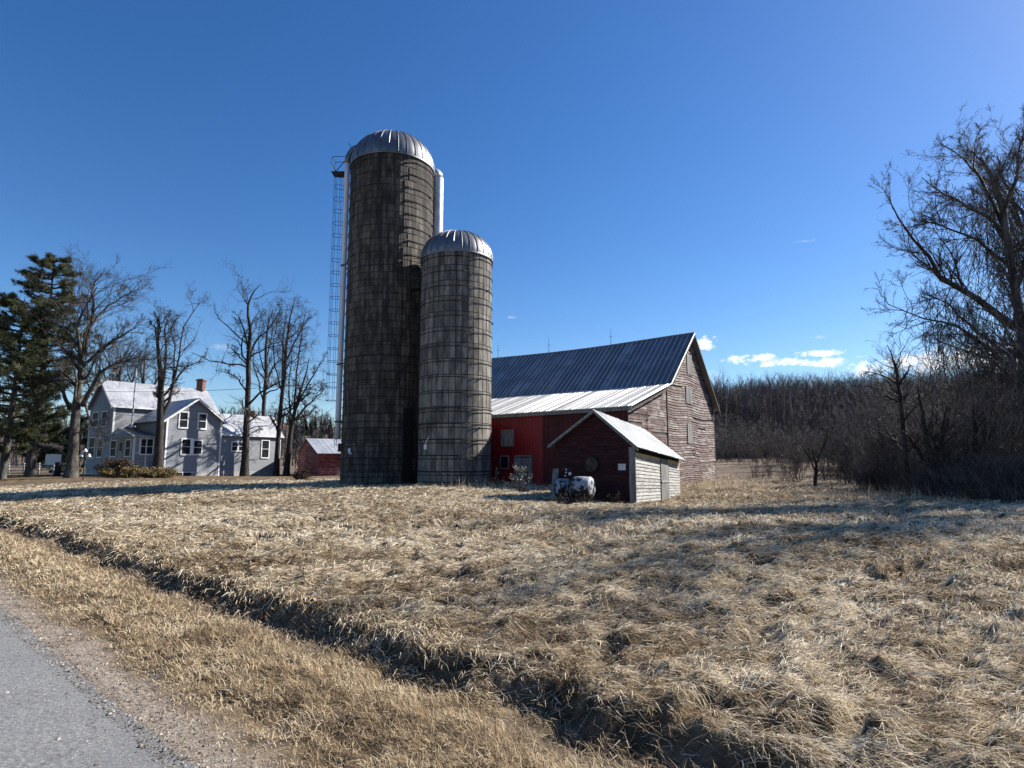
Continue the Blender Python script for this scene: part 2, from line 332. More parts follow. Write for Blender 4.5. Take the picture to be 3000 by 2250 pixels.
# ground: straw thatch, soil in ditch toned dark to carry the bank's shade, gravel shoulder by the road, leaf litter on the hill
def ground_mat():
    m = bpy.data.materials.new('ground'); m.use_nodes = True; t = m.node_tree; t.nodes.clear(); n = t.nodes.new; l = t.links.new
    o = n('ShaderNodeOutputMaterial'); p = n('ShaderNodeBsdfPrincipled'); l(p.outputs[0], o.inputs[0]); p.inputs['Roughness'].default_value = .95; p.inputs['Specular IOR Level'].default_value = .1
    c = n('ShaderNodeTexCoord')
    def noise(sc, det=5, rgh=.6):
        mp = n('ShaderNodeMapping'); l(c.outputs['Object'], mp.inputs[0]); mp.inputs['Scale'].default_value = sc
        q = n('ShaderNodeTexNoise'); q.inputs['Scale'].default_value = 1; q.inputs['Detail'].default_value = det; q.inputs['Roughness'].default_value = rgh; l(mp.outputs[0], q.inputs['Vector']); return q.outputs[0]
    def ramp(f, cols, a=.3, b=.7):
        mr = n('ShaderNodeMapRange'); mr.inputs[1].default_value = a; mr.inputs[2].default_value = b; l(f, mr.inputs[0])
        r = n('ShaderNodeValToRGB'); l(mr.outputs[0], r.inputs[0]); e = r.color_ramp.elements
        while len(e) < len(cols): e.new(.5)
        for i, col in enumerate(cols): e[i].position = i / (len(cols) - 1); e[i].color = (*col, 1)
        return r.outputs[0]
    def mix(f, a, b):
        q = n('ShaderNodeMix'); q.data_type = 'RGBA'; l(f, q.inputs['Factor']); l(a, q.inputs['A']); l(b, q.inputs['B']); return q.outputs['Result']
    def attr(k):
        a = n('ShaderNodeAttribute'); a.attribute_name = k; return a.outputs['Fac']
    thatch = ramp(noise((2.2, 3.6, 2), 8, .7), [(.03, .02, .012), (.075, .052, .03), (.16, .115, .068), (.30, .23, .145)])
    gravel = ramp(noise((45, 45, 45), 4, .7), [(.10, .08, .06), (.22, .18, .145), (.40, .345, .285)])
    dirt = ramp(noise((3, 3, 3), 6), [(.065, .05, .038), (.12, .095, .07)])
    litter = ramp(noise((.25, .25, .25), 8, .7), [(.06, .043, .032), (.12, .09, .065), (.22, .175, .125)])
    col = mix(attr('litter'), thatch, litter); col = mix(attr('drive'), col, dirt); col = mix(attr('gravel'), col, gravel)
    l(col, p.inputs['Base Color'])
    b = n('ShaderNodeBump'); b.inputs['Strength'].default_value = .9; b.inputs['Distance'].default_value = .03; l(noise((14, 14, 14), 8, .7), b.inputs['Height']); l(b.outputs[0], p.inputs['Normal'])
    return m

# ------------------------------------------------------------------ ground, road
def drive_mask(x, y):
    yc = 45.5 + .04 * (x + 20) + 1.2 * fbm(x / 9, x * 0, 77, 2)
    d = np.abs(y - yc); m = (1 - ss(1.2, 2.6, d + 1.6 * fbm(x / 1.5, y / 1.5, 78, 3))) * (1 - ss(-8, -5, x)) * (y > 0)
    return m
def make_ground():
    az = np.concatenate([np.linspace(-math.pi, -.92, 90, endpoint=False), np.linspace(-.92, .92, 1100), np.linspace(.92, math.pi, 91)[1:-1]])
    rr = np.concatenate([[.02, .5, 1.0], np.exp(np.linspace(math.log(1.5), math.log(1500), 640))])
    A, Rr = np.meshgrid(az, rr); X = (np.sin(A) * Rr).ravel(); Y = (np.cos(A) * Rr).ravel(); Z = Hm(X, Y)
    na, nr = len(az), len(rr)
    i = np.arange(nr - 1)[:, None] * na + np.arange(na)[None]; j = np.arange(nr - 1)[:, None] * na + (np.arange(na)[None] + 1) % na
    Fc = np.stack([i, i + na, j + na, j], -1).reshape(-1, 4)[:, ::-1]
    mb = MB().add(np.stack([X, Y, Z], 1), Fc); me = mb.mesh('ground', smooth=True)
    s = Sx(X, Y); t = Tx(X, Y)
    gr = (1 - ss(1.62, 1.98, s + .5 * fbm(X / .35, Y / .35, 81, 3)))
    hill = np.maximum(np.maximum(ss(60, 115, Y + 12 * fbm(X / 12, Y / 12, 85, 3)), ss(33, 40, Y + 5 * fbm(X / 5, Y / 5, 87, 3)) * ss(.24, .34, X / np.maximum(Y, 1))), ss(14, 22, X - .2 * Y + 5 * fbm(X / 4, Y / 4, 86, 3)) * ss(20, 27, Y))
    dm = drive_mask(X, Y)
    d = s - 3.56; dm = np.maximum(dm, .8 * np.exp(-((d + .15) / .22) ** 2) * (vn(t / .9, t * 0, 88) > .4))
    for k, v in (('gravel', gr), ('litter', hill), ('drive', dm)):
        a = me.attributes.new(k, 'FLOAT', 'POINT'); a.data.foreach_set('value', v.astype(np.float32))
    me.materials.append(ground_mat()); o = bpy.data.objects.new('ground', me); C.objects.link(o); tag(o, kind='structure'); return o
make_ground()
def make_road():
    t = np.concatenate([np.linspace(-60, -4, 60), np.linspace(-4, 24, 900)[1:], np.linspace(24, 300, 120)[1:]])
    e = 1.5 + .07 * fbm(t / 1.1, t * 0 + 1, 91, 3) + .04 * fbm(t / .16, t * 0, 92, 3)
    cols = [e + .03, e, np.full_like(t, 1.2), np.full_like(t, .0), np.full_like(t, -2), np.full_like(t, -5.2), np.full_like(t, -5.3)]
    zz = [-.05, -.001, .006, .02, .05, .0, -.1]
    V = []
    for cc, z in zip(cols, zz):
        x = cc * CA - t * SA; y = cc * SA + t * CA; V.append(np.stack([x, y, np.full_like(t, z)], 1))
    n = len(t); V = np.vstack(V); k = len(cols)
    i = np.arange(k - 1)[:, None] * n + np.arange(n - 1)[None]
    Fc = np.stack([i, i + 1, i + n + 1, i + n], -1).reshape(-1, 4)
    o = obj('road', MB().add(V, Fc), MATS['asphalt']); tag(o, kind='structure')
make_road()

# ------------------------------------------------------------------ grass
def blades(n, r0, r1, dens, kind):
    # sample radius from dens(r)*r, angle in a wide sector
    rs = np.linspace(r0, r1, 800); cdf = np.cumsum(dens(rs) * rs); tot = cdf[-1] * (rs[1] - rs[0]) * 1.75; cdf /= cdf[-1]
    n = int(tot); r = np.interp(rng.random(n), cdf, rs); a = rng.uniform(-.9, .9, n)
    x = np.sin(a) * r; y = np.cos(a) * r
    s = Sx(x, y); t = Tx(x, y)
    return x, y, r, s, t
def grass_mesh(x, y, r, length, width, lift, ang, tint, curl, follow):
    n = len(x); z0 = Hm(x, y)
    dx, dy = np.cos(ang), np.sin(ang)
    c1, s1 = np.cos(lift), np.sin(lift); l2 = lift - curl; c2, s2 = np.cos(l2), np.sin(l2)
    h = length * .5
    ax = ang + rng.normal(0, .35, n)
    x1 = x + dx * c1 * h; y1 = y + dy * c1 * h; x2 = x1 + np.cos(ax) * c2 * h; y2 = y1 + np.sin(ax) * c2 * h
    z1 = z0 + s1 * h; z2 = z1 + s2 * h
    if follow:
        g1 = Hm(x1, y1); g2 = Hm(x2, y2); z1 = np.maximum(z1, g1 + .006 + .02 * rng.random(n)); z2 = np.maximum(np.minimum(z2, g2 + length * .55), g2 + .004)
    P = np.stack([np.stack([x, y, z0 - .01], 1), np.stack([x1, y1, z1], 1), np.stack([x2, y2, z2], 1)], 1)
    side = np.stack([-dy, dx, rng.normal(0, .7, n)], 1); side /= np.linalg.norm(side, axis=1, keepdims=True)
    W = width[:, None] * .5
    V = np.stack([P[:, 0] - side * W, P[:, 0] + side * W, P[:, 1] - side * W * .9, P[:, 1] + side * W * .9, P[:, 2] - side * W * .25, P[:, 2] + side * W * .25], 1).reshape(-1, 3)
    b = np.arange(n)[:, None] * 6
    Fc = np.stack([np.concatenate([b, b + 1, b + 3, b + 2], 1), np.concatenate([b + 2, b + 3, b + 5, b + 4], 1)], 1).reshape(-1, 4)
    return MB().add(V, Fc, np.repeat(tint, 2))
SHED_C = np.array([5.2, 26.5])
def clear_of_things(x, y):
    ok = np.ones(len(x), bool)
    for (cx, cy, rr) in ((-3.2, 34.5, 1.9), (-7.9, 39, 2.7), (5.6, 27.3, 1.9)): ok &= np.hypot(x - cx, y - cy) > rr
    return ok
def make_grass():
    D = lambda r: np.where(r < 5.5, 3400, 3400 * (5.5 / r) ** 1.6)
    x, y, r, s, t = blades(0, 3.0, 52, D, 'f')
    wob = WOB(t); d = s - 3.56 - wob
    patch = fbm(x / 1.3, y / 1.0, 101, 4); sp = vn((x * .8 + y * .6) / .95, (y * .8 - x * .6) / .6, 61)
    keep = (d > .02) & (rng.random(len(x)) > .62 * np.exp(-((d - .14) / .13) ** 2)) & (rng.random(len(x)) > .75 * drive_mask(x, y)) & (rng.random(len(x)) > ss(.74, .86, sp) * .55) & clear_of_things(x, y)
    keep &= ~((x > .28 * y) & (rng.random(len(x)) < .85 * ss(33, 38, y)))
    x, y, r, patch, d = x[keep], y[keep], r[keep], patch[keep], d[keep]; n = len(x)
    flow = .25 + 3.0 * fbm(x / 3.2, y / 2.6, 111, 3) + 3.2 * fbm(x / .8, y / .8, 115, 2)
    ang = flow + rng.normal(0, .55, n)
    bankish = np.exp(-((d - .3) / .35) ** 2)
    ang = np.where(rng.random(n) < bankish * .8, -math.pi * .27 + rng.normal(0, .4, n), ang)
    lift = np.abs(rng.normal(.16, .2, n)) + .5 * (rng.random(n) < .10)
    length = (.08 + .17 * rng.random(n)) * (r / 5.5).clip(.8) ** .22; width = .005 * (r / 5.0).clip(.8) ** .88 * rng.uniform(.7, 1.4, n)
    broad = fbm(x / 7, y / 4.5, 131, 3)
    tint = .67 + .13 * np.exp(-((s[keep] - 7.6 + 1.5 * broad) / 1.5) ** 2) + .6 * patch + .55 * broad + .7 * fbm(x / .3, y / .25, 141, 2) + rng.normal(0, .26, n)
    mb = grass_mesh(x, y, r, length, width, lift, ang, np.clip(tint, 0, 1), rng.uniform(.1, .9, n), True)
    tag(obj('field_grass', mb, MATS['straw']), 'matted dry straw-coloured grass covering the whole field in front of the silos', 'grass', kind='stuff')
    # roadside verge
    D = lambda r: np.where(r < 5, 3100, 3100 * (5 / r) ** 1.6)
    x, y, r, s, t = blades(0, 2.6, 34, D, 'v')
    wob = WOB(t); d = s - 3.56 - wob
    e = s + .5 * fbm(x / .35, y / .35, 81, 3)
    keep = (s > 1.52) & (d < .1) & (rng.random(len(x)) < .05 + .95 * ss(1.66, 2.0, e)) & (rng.random(len(x)) < 1 - .62 * np.exp(-((d + .2) / .3) ** 2)) & (rng.random(len(x)) < .45 + 1.3 * vn(x / .3, y / .3, 151))
    x, y, r, s, d, e = [q[keep] for q in (x, y, r, s, d, e)]; n = len(x)
    ang = rng.uniform(-math.pi, math.pi, n) * .5 + 2.5 + 2 * fbm(x / .7, y / .7, 161, 2)
    lift = rng.uniform(.1, 1.05, n); length = rng.uniform(.05, .135, n) * (.45 + .55 * ss(1.8, 2.4, e)); width = .0048 * (r / 5).clip(.8) ** .85 * rng.uniform(.7, 1.3, n)
    tint = .64 + .9 * fbm(x / .5, y / .5, 171, 3) + rng.normal(0, .26, n)
    mb = grass_mesh(x, y, r, length, width, lift, ang, np.clip(tint, 0, 1), rng.uniform(.0, 1.0, n), False)
    tag(obj('verge_grass', mb, MATS['verge_straw']), 'short tan grass on the verge between the road and the ditch', 'grass', kind='stuff')
    # taller dry weeds at the feet of walls, silos and along the ditch
    P = []; n = 0
    spots = [(-1.6, 32.9, 1.2, 200, .7), (-3.2, 32.2, 1.6, 120, .4), (6.4, 27.6, .5, 60, .5), (8, 28.2, 1.1, 240, .6), (11, 33.5, 2.4, 420, .8), (12.5, 37, 2, 260, .8), (0.6, 31.5, 1.5, 200, .6), (3.0, 28.6, .8, 130, .5), (-5.6, 34.6, 1.2, 80, .4),
             (15, 27, 3, 420, .8), (12, 24, 2.5, 160, .5), (18, 24.5, 3.5, 420, .9), (-9.5, 37, 1.5, 160, .5)]
    xs, ys, ls = [], [], []
    for (cx, cy, rad, k, L_) in spots:
        xs.append(rng.normal(cx, rad * .6, k)); ys.append(rng.normal(cy, rad * .4, k)); ls.append(L_ * rng.uniform(.3, 1, k))
    k = 130; tt = rng.uniform(0, 22, k); sv_ = 3.7 + rng.normal(0, .22, k); xs.append(sv_ * CA - tt * SA); ys.append(sv_ * SA + tt * CA); ls.append(rng.uniform(.12, .3, k))
    k = 200; rr_ = rng.uniform(5, 30, k); aa = rng.uniform(-.8, .8, k); X_, Y_ = np.sin(aa) * rr_, np.cos(aa) * rr_; ok = Sx(X_, Y_) > 4.6; xs.append(X_[ok]); ys.append(Y_[ok]); ls.append(rng.uniform(.1, .3, ok.sum()))
    x, y, ln = np.concatenate(xs), np.concatenate(ys), np.concatenate(ls); ok = Sx(x, y) > 1.9; x, y, ln = x[ok], y[ok], ln[ok]; n = len(x); r = np.hypot(x, y)
    mb = grass_mesh(x, y, r, ln, .003 * (r / 6).clip(.8) ** .8, rng.uniform(.7, 1.5, n), rng.uniform(0, 6.3, n), np.clip(rng.normal(.6, .2, n), 0, 1), rng.uniform(0, .7, n), False)
    tag(obj('dry_weeds', mb, MATS['straw']), 'thin dry weed stalks standing along the ditch, silo feet and barn walls', 'weeds', kind='stuff')
make_grass()
def make_stones():
    n = 30000; t = rng.uniform(1.0, 14, n) ** 1.0; s = 1.38 + np.abs(rng.normal(0, .33, n)) ; s = np.where(rng.random(n) < .12, rng.uniform(.9, 1.5, n), s); ok = s < 2.3; s, t = s[ok], t[ok]; n = len(s)
    x = s * CA - t * SA; y = s * SA + t * CA; z = np.maximum(Hm(x, y), np.where(s < 1.5, .004, -9)); sz = rng.gamma(2.0, .0017, n).clip(.002, .017)
    V = np.array([[1, 0, 0], [-1, 0, 0], [0, 1, 0], [0, -1, 0], [0, 0, .7], [0, 0, -.7]])[None] * sz[:, None, None] * rng.uniform(.6, 1.4, (n, 6, 1)) + np.stack([x, y, z + sz * .3], 1)[:, None]
    F_ = np.array([[0, 2, 4], [2, 1, 4], [1, 3, 4], [3, 0, 4], [2, 0, 5], [1, 2, 5], [3, 1, 5], [0, 3, 5]]); Fc = (F_[None] + np.arange(n)[:, None, None] * 6).reshape(-1, 3)
    tag(obj('gravel', MB().add(V.reshape(-1, 3), Fc, np.repeat(rng.random(n), 8)), mat('stone', [(.08, .065, .05), (.20, .17, .14), (.40, .36, .31)], tint=.5)), 'loose gravel scattered along the edge of the asphalt road', 'gravel', kind='stuff')
make_stones()
# ------------------------------------------------------------------ buildings: a vertical wall plane is an origin, a direction along it and an outward normal
class Wall:
    def __init__(s, o, d, nrm): s.o = np.array([o[0], o[1]], float); s.d = np.array(d, float); s.n = np.array(nrm, float)
    def p(s, a, z, out=0.): q = s.o + s.d * a + s.n * out; return np.array([q[0], q[1], z])
    def hit(s, px, py):          # pixel -> (a, z) on this wall
        rx, rz = ray(px, py)     # point = (rx*Y, Y, EYE+rz*Y)
        A = np.array([[rx, -s.d[0]], [1, -s.d[1]]]); Y, a = np.linalg.solve(A, s.o); return a, EYE + rz * Y
    def box(s, mb, a0, a1, z0, z1, t0, t1, tint=.5):
        return mb.box(s.p(a0, z0, t0), np.append(s.d * (a1 - a0), 0), np.append(s.n * (t1 - t0), 0), (0, 0, z1 - z0), tint)
def siding(wall, z0, z1, span, h, mb=None, jit=.0, thick=.024, seg=(2., 4.), miss=0., zoff=None, gaps=.0, trange=.5):
    """clapboards; span(z)->(a0,a1); zoff(a)->vertical shear of the whole wall"""
    mb = mb or MB(); zo = zoff or (lambda a: 0.)
    z = z0
    while z < z1:
        hh = h * rng.uniform(1 - jit, 1 + jit); zt = min(z + hh, z1)
        a0, a1 = span(z + hh * .4)
        if a1 - a0 > .04:
            a = a0
            while a < a1 - 1e-6:
                b = min(a + rng.uniform(*seg), a1)
                if a1 - b < .25: b = a1
                if rng.random() > miss:
                    ti = rng.uniform(.5 - trange, .5 + trange); k = max(2, int((b - a) / .45) + 1)
                    u = np.linspace(a, b - (0.004 if b < a1 else 0), k + 1); lo = z - .012 + rng.normal(0, jit * .012, k + 1) ; oo = thick + np.abs(rng.normal(0, jit * .025, k + 1)) + (.03 * jit if rng.random() < .2 else 0)
                    hi = np.full(k + 1, zt + .01) + rng.normal(0, jit * .02, k + 1)
                    if gaps and rng.random() < gaps: hi -= h * rng.uniform(.05, .2)
                    for i in range(k):
                        A_, B_ = u[i], u[i + 1]
                        lo0, lo1, hi0, hi1 = lo[i] + zo(A_), lo[i + 1] + zo(B_), hi[i] + zo(A_), hi[i + 1] + zo(B_)
                        mb.quad(wall.p(A_, lo0, oo[i]), wall.p(B_, lo1, oo[i + 1]), wall.p(B_, hi1, .004), wall.p(A_, hi0, .004), ti)
                        mb.quad(wall.p(A_, lo0, 0), wall.p(B_, lo1, 0), wall.p(B_, lo1, oo[i + 1]), wall.p(A_, lo0, oo[i]), ti)
                a = b
        z = zt
    return mb
def vboards(wall, a0, a1, z0, topf, w, out=.0, thick=.02, jit=.1, trange=.4, mb=None, gap=.006):
    mb = mb or MB(); a = a0
    while a < a1 - .01:
        b = min(a + w * rng.uniform(1 - jit, 1 + jit), a1); ti = rng.uniform(.5 - trange, .5 + trange); e = thick + rng.uniform(0, .006)
        za, zb = topf(a), topf(b); P = [wall.p(a + gap, z0, out), wall.p(b - gap, z0, out), wall.p(b - gap, zb, out), wall.p(a + gap, za, out)]
        mb.prism(P, np.append(wall.n * e, 0), ti); a = b
    return mb
def frame_boxes(wall, a0, a1, z0, z1, w, t0, t1, sill=0., mb=None, rail=None):
    mb = mb or MB()
    wall.box(mb, a0 - w, a0, z0 - w - sill, z1 + w, t0, t1); wall.box(mb, a1, a1 + w, z0 - w - sill, z1 + w, t0, t1)
    wall.box(mb, a0, a1, z1, z1 + w, t0, t1 + .004); wall.box(mb, a0, a1, z0 - w - sill, z0, t0, t1 + (.03 if sill else .004))
    if rail is not None: wall.box(mb, a0, a1, rail - .025, rail + .025, t0, t1 - .012)
    return mb
def window(root, wall, pa, pb, w=.1, rail=True, fm='trim_white', label=None, t=.05, pane='glass'):
    a0, z1 = wall.hit(*pa); a1, z0 = wall.hit(*pb)
    if a0 > a1: a0, a1 = a1, a0
    f = obj('window', frame_boxes(wall, a0, a1, z0, z1, w, .0, t + .035, rail=(z0 + z1) / 2 if rail else None, sill=.02), MATS[fm], root, label=label)
    g = MB(); wall.box(g, a0 - .002, a1 + .002, z0 - .002, z1 + .002, .012, .034); obj('pane', g, MATS[pane], f); return f
def roof_sheet(mb, A, B, Cc, D, n_rib, ribh=.03, ribw=.05, thick=.04, tvar=.5, course=None, wav=0., rib_sun=None):
    """A,B lower edge; D,C upper edge (A under D); real raised ribs running up the slope"""
    A, B, Cc, D = [np.array(q, float) for q in (A, B, Cc, D)]
    nrm = np.cross(B - A, D - A); nrm /= np.linalg.norm(nrm)
    if nrm[2] < 0: nrm = -nrm
    mb.prism([A, B, Cc, D], -nrm * thick)
    for i in range(n_rib):
        s0, s1 = i / n_rib, (i + 1) / n_rib; ti = rng.uniform(.5 - tvar, .5 + tvar)
        cuts = [0, 1] if not course else [0] + sorted(rng.uniform(.42, .5, 1).tolist()) + [1]
        for c0, c1 in zip(cuts[:-1], cuts[1:]):
            lo0, lo1 = A + (B - A) * s0, A + (B - A) * s1; hi0, hi1 = D + (Cc - D) * s0, D + (Cc - D) * s1
            q = [lo0 + (hi0 - lo0) * c0, lo1 + (hi1 - lo1) * c0, lo1 + (hi1 - lo1) * c1, lo0 + (hi0 - lo0) * c1]
            off = nrm * (.004 + .002 * (i % 2) + .006 * (1 - c0)); q = [x + off + nrm * rng.normal(0, wav) for x in q]; mb.quad(*q, (ti + rng.uniform(-.1, .1)) * (.6 if rib_sun else 1))
        d = (B - A) / np.linalg.norm(B - A) * ribw / 2
        l, h = A + (B - A) * s0, D + (Cc - D) * s0; jz = nrm * (ribh + rng.uniform(-.3, .3) * ribh); ti = ti if rib_sun is None else rib_sun
        mb.quad(l - d * 1.3, l - d * .4 + jz, h - d * .4 + jz, h - d * 1.3, ti); mb.quad(l - d * .4 + jz, l + d * .4 + jz, h + d * .4 + jz, h - d * .4 + jz, ti); mb.quad(l + d * .4 + jz, l + d * 1.3, h + d * 1.3, h + d * .4 + jz, ti)
    return mb
def unit(deg): a = math.radians(deg); return np.array([math.sin(a), math.cos(a)])

# ---- silos
def silo(name, label, cx, cy, R, H, rows, nst, domeh, hoops, matn, ncap):
    z0 = hz(cx, cy) - .1
    root = thing(name, label, 'silo', (cx, cy, z0))
    P = lambda a, r, z: np.array([cx + math.cos(a) * r, cy + math.sin(a) * r, z0 + z])
    body = MB(); rh = H / rows
    for j in range(rows):
        rowt = rng.uniform(-.1, .1); zb, zt = j * rh + .012, (j + 1) * rh - .012
        for i in range(nst):
            a0 = 2 * math.pi * i / nst; a1 = 2 * math.pi * (i + 1) / nst; w_ = a1 - a0; g = .07 * w_; off = rng.normal(0, .006); ti = np.clip(rng.normal(.5, .3) + rowt, 0, 1)
            e = .018
            q = [P(a0 + g, R + off, zb + e), P(a1 - g, R + off, zb + e), P(a1 - g, R + off, zt - e), P(a0 + g, R + off, zt - e)]
            o = [P(a0 + g * .4, R - .03, zb), P(a1 - g * .4, R - .03, zb), P(a1 - g * .4, R - .03, zt), P(a0 + g * .4, R - .03, zt)]
            body.add(q + o, [[0, 1, 2, 3], [4, 5, 1, 0], [5, 6, 2, 1], [6, 7, 3, 2], [7, 4, 0, 3]], ti)
    obj('stave_wall', body, MATS[matn], root)
    core = MB(); ang = np.linspace(0, 2 * math.pi, 73); ring = lambda r, z: np.array([P(a, r, z) for a in ang[:-1]])
    def lathe(mb, prof, k=72, tint=.5):
        V = []; aa = np.arange(k) / k * 2 * math.pi
        for r, z in prof: V += [P(a, r, z) for a in aa]
        m = len(prof); i = np.arange(m - 1)[:, None] * k + np.arange(k)[None]; j2 = np.arange(m - 1)[:, None] * k + (np.arange(k)[None] + 1) % k
        mb.add(V, np.stack([i, j2, j2 + k, i + k], -1).reshape(-1, 4), tint); return mb
    obj('inner_wall', lathe(core, [(R - .02, -.3), (R - .02, H)]), MATS['joint'], root, smooth=True)
    # hoops share one mesh, lugs included
    hm = MB(); ha = np.linspace(0, 2 * math.pi, 97); hp = np.array([P(a, R + .03, 0) for a in ha]); hm.tubes(hp, .02, 5)
    first = None
    for kx, hh in enumerate(hoops):
        if first is None:
            lug = P(-1.9, R + .06, 0); hm.cbox(lug, .15, .07, .06)
            first = obj('hoop', hm, MATS['hoop_iron'], root); o = first
        else: o = first.copy(); C.objects.link(o); o.parent = root
        o.location = (0, 0, hh); o.rotation_euler = (rng.normal(0, .0025), rng.normal(0, .0025), rng.uniform(-.5, 2.2))
    # dome with raised seams
    prof = [(R + .05, H - .1), (R + .06, H + .02)] + [((R + .05) * math.cos(t) ** .88, H + .02 + domeh * math.sin(t)) for t in np.linspace(.03, math.pi / 2 - .04, 14)]
    dm = MB(); k = ncap * 4; aa = np.arange(k) / k * 2 * math.pi; V = []
    bul = 1 + .010 * np.abs(np.sin(aa * ncap / 2))
    for ri, (r, z) in enumerate(prof):
        for a, bb in zip(aa, bul): V.append(P(a, r * (bb if 1 < ri else 1), z))
    V.append(P(0, 0, H + domeh + .04)); m = len(prof)
    i = np.arange(m - 1)[:, None] * k + np.arange(k)[None]; j2 = np.arange(m - 1)[:, None] * k + (np.arange(k)[None] + 1) % k
    tint = np.tile(np.repeat(rng.uniform(.1, .9, ncap), 4), m - 1)
    dm.add(V, np.stack([i, j2, j2 + k, i + k], -1).reshape(-1, 4), tint)
    top = (m - 1) * k; dm.f.append(np.array([[top + q, top + (q + 1) % k, m * k] for q in range(k)])); dm.t.append(np.full(k, .5))
    d = obj('dome', dm, MATS['galvanized'], root, smooth=True)
    rb = MB()
    for q in range(ncap):
        a = 2 * math.pi * q / ncap; rb.tubes(np.array([P(a, r + .012, z + .01) for r, z in prof[1:]]), .032, 5)
    obj('seam', rb, MATS['galvanized'], d)
    obj('eave_ring', lathe(MB(), [(R + .07, H - .12), (R + .085, H - .06), (R + .07, H + .0)]), MATS['galvanized'], d, smooth=True)
    return root, P, z0, lathe
SY_ = 36.4; SX, SY = at(1331, 1425, SY_)[:2]; TX, TY = at(1127, 1410, 39)[:2]
RS = 106 / F * SY_; RT = 125 / F * 39.0
HS = (at(1331, 730, SY_ - RS)[2]) - hz(SX, SY) + .1; HT = (at(1143, 441, 39 - RT)[2]) - hz(TX, TY) + .1
rhs = HS / 15.5; hoops = []
for i in range(1, 16):
    hoops.append(i * rhs + .06)
    if i <= 5: hoops.append(i * rhs - .13)
hoops.append(.35)
small, PS, zs0, latheS = silo('silo', 'shorter grey concrete stave silo with ribbed metal dome, standing in front of the tall one', SX, SY, RS, HS, 15, 38, RS * .80, [h for h in hoops if h < HS - .1], 'concrete_small', 28)
rht = HT / 24; hoops = []
z = .25
while z < HT - .2:
    hoops.append(z); z += .36 if z < 3.6 else (.5 if z < 7.5 else (.62 if z < 9 else rht))
tall, PT, zt0, latheT = silo('silo', 'tallest silo of dark stained concrete staves with caged ladder and silver dome', TX, TY, RT, HT, 24, 58, RT * .86, hoops, 'concrete_tall', 30)
# fittings of the tall silo
aL = math.radians(186)             # pipe on the left edge
pipe = MB(); pz = np.linspace(2.9, HT + .45, 12); pipe.tubes(np.array([PT(math.radians(183), RT + .30, q) for q in pz]), .17, 16, cap=True)
pp = obj('blower_pipe', pipe, MATS['pipe_white'], tall, smooth=True)
hd = MB(); c0 = PT(math.radians(183), RT + .30, HT + .45); arc = []
inn = (PT(math.radians(183), RT - .6, 0) - PT(math.radians(183), RT + .3, 0)); inn /= np.linalg.norm(inn)
for t in np.linspace(0, math.pi / 2, 8): arc.append(c0 + inn * (.75 * (1 - math.cos(t))) + np.array([0, 0, 1.15 * math.sin(t)]))
hd.tubes(np.array(arc), .2, 14, cap=True); obj('pipe_elbow', hd, MATS['galvanized'], pp, smooth=True)
for zz in (3.95, 7.6, 14.1):
    br = MB(); a_ = math.radians(183); br.box(PT(a_ + .25, RT + .0, zz), PT(a_ + .06, RT + .5, zz) - PT(a_ + .25, RT + .0, zz), (0, .05, 0), (0, 0, .09)); br.box(PT(a_ - .3, RT, zz), PT(a_ - .04, RT + .5, zz) - PT(a_ - .3, RT, zz), (0, .05, 0), (0, 0, .09))
    obj('pipe_bracket', br, MATS['hoop_iron'], pp)
# caged ladder standing off the wall behind the pipe
cg = math.radians(174); lc = PT(cg, RT + .95, 0); cage = MB(); ltop = HT - .1; lbot = 5.4
hoopa = np.linspace(0, 2 * math.pi, 25)
for q in np.arange(lbot, ltop, .85):
    cage.tubes(np.array([[lc[0] + .36 * math.cos(t), lc[1] + .36 * math.sin(t), zt0 + q] for t in hoopa]), .016, 4)
for t in np.linspace(0, 2 * math.pi, 8)[:-1]:
    cage.tubes(np.array([[lc[0] + .36 * math.cos(t), lc[1] + .36 * math.sin(t), zt0 + z_] for z_ in (lbot, ltop)]), .011, 4)
obj('ladder_cage', cage, MATS['blue_iron'], tall)
ld = MB()
for sgn in (-.2, .2):
    ld.tubes(np.array([[lc[0] + .36, lc[1] + sgn, zt0 + z_] for z_ in (2.5, ltop)]), .018, 5)
for q in np.arange(2.6, ltop, .32): ld.tubes(np.array([[lc[0] + .36, lc[1] - .2, zt0 + q], [lc[0] + .36, lc[1] + .2, zt0 + q]]), .012, 4)
obj('ladder', ld, MATS['hoop_iron'], tall)
pf = MB(); pf.cbox((lc[0], lc[1], zt0 + ltop + .05), .95, .8, .05)
for dx_, dy_ in ((-.45, -.38), (-.45, .38)): pf.tubes(np.array([[lc[0] + dx_ + .3, lc[1] + dy_, zt0 + ltop], [lc[0] + dx_ - .05, lc[1] + dy_, zt0 + ltop + .7], [lc[0] + dx_, lc[1] + dy_, zt0 + ltop + 1.1]]), .022, 4)
pf.tubes(np.array([[lc[0] + .5, lc[1] - .38, zt0 + ltop + 1.15], [lc[0] - .45, lc[1] - .38, zt0 + ltop + 1.1], [lc[0] - .45, lc[1] + .38, zt0 + ltop + 1.1], [lc[0] + .5, lc[1] + .38, zt0 + ltop + 1.15]]), .022, 4)
pf.tubes(np.array([[lc[0] + .5, lc[1] - .3, zt0 + ltop + 1.0], [lc[0] - .2, lc[1] - .3, zt0 + ltop + .1]]), .03, 4)
pf.tubes(np.array([PT(math.radians(200), RT - .1, HT + .9), PT(math.radians(183), RT + .25, HT + 1.9)]), .03, 4)
obj('platform', pf, MATS['hoop_iron'], tall)
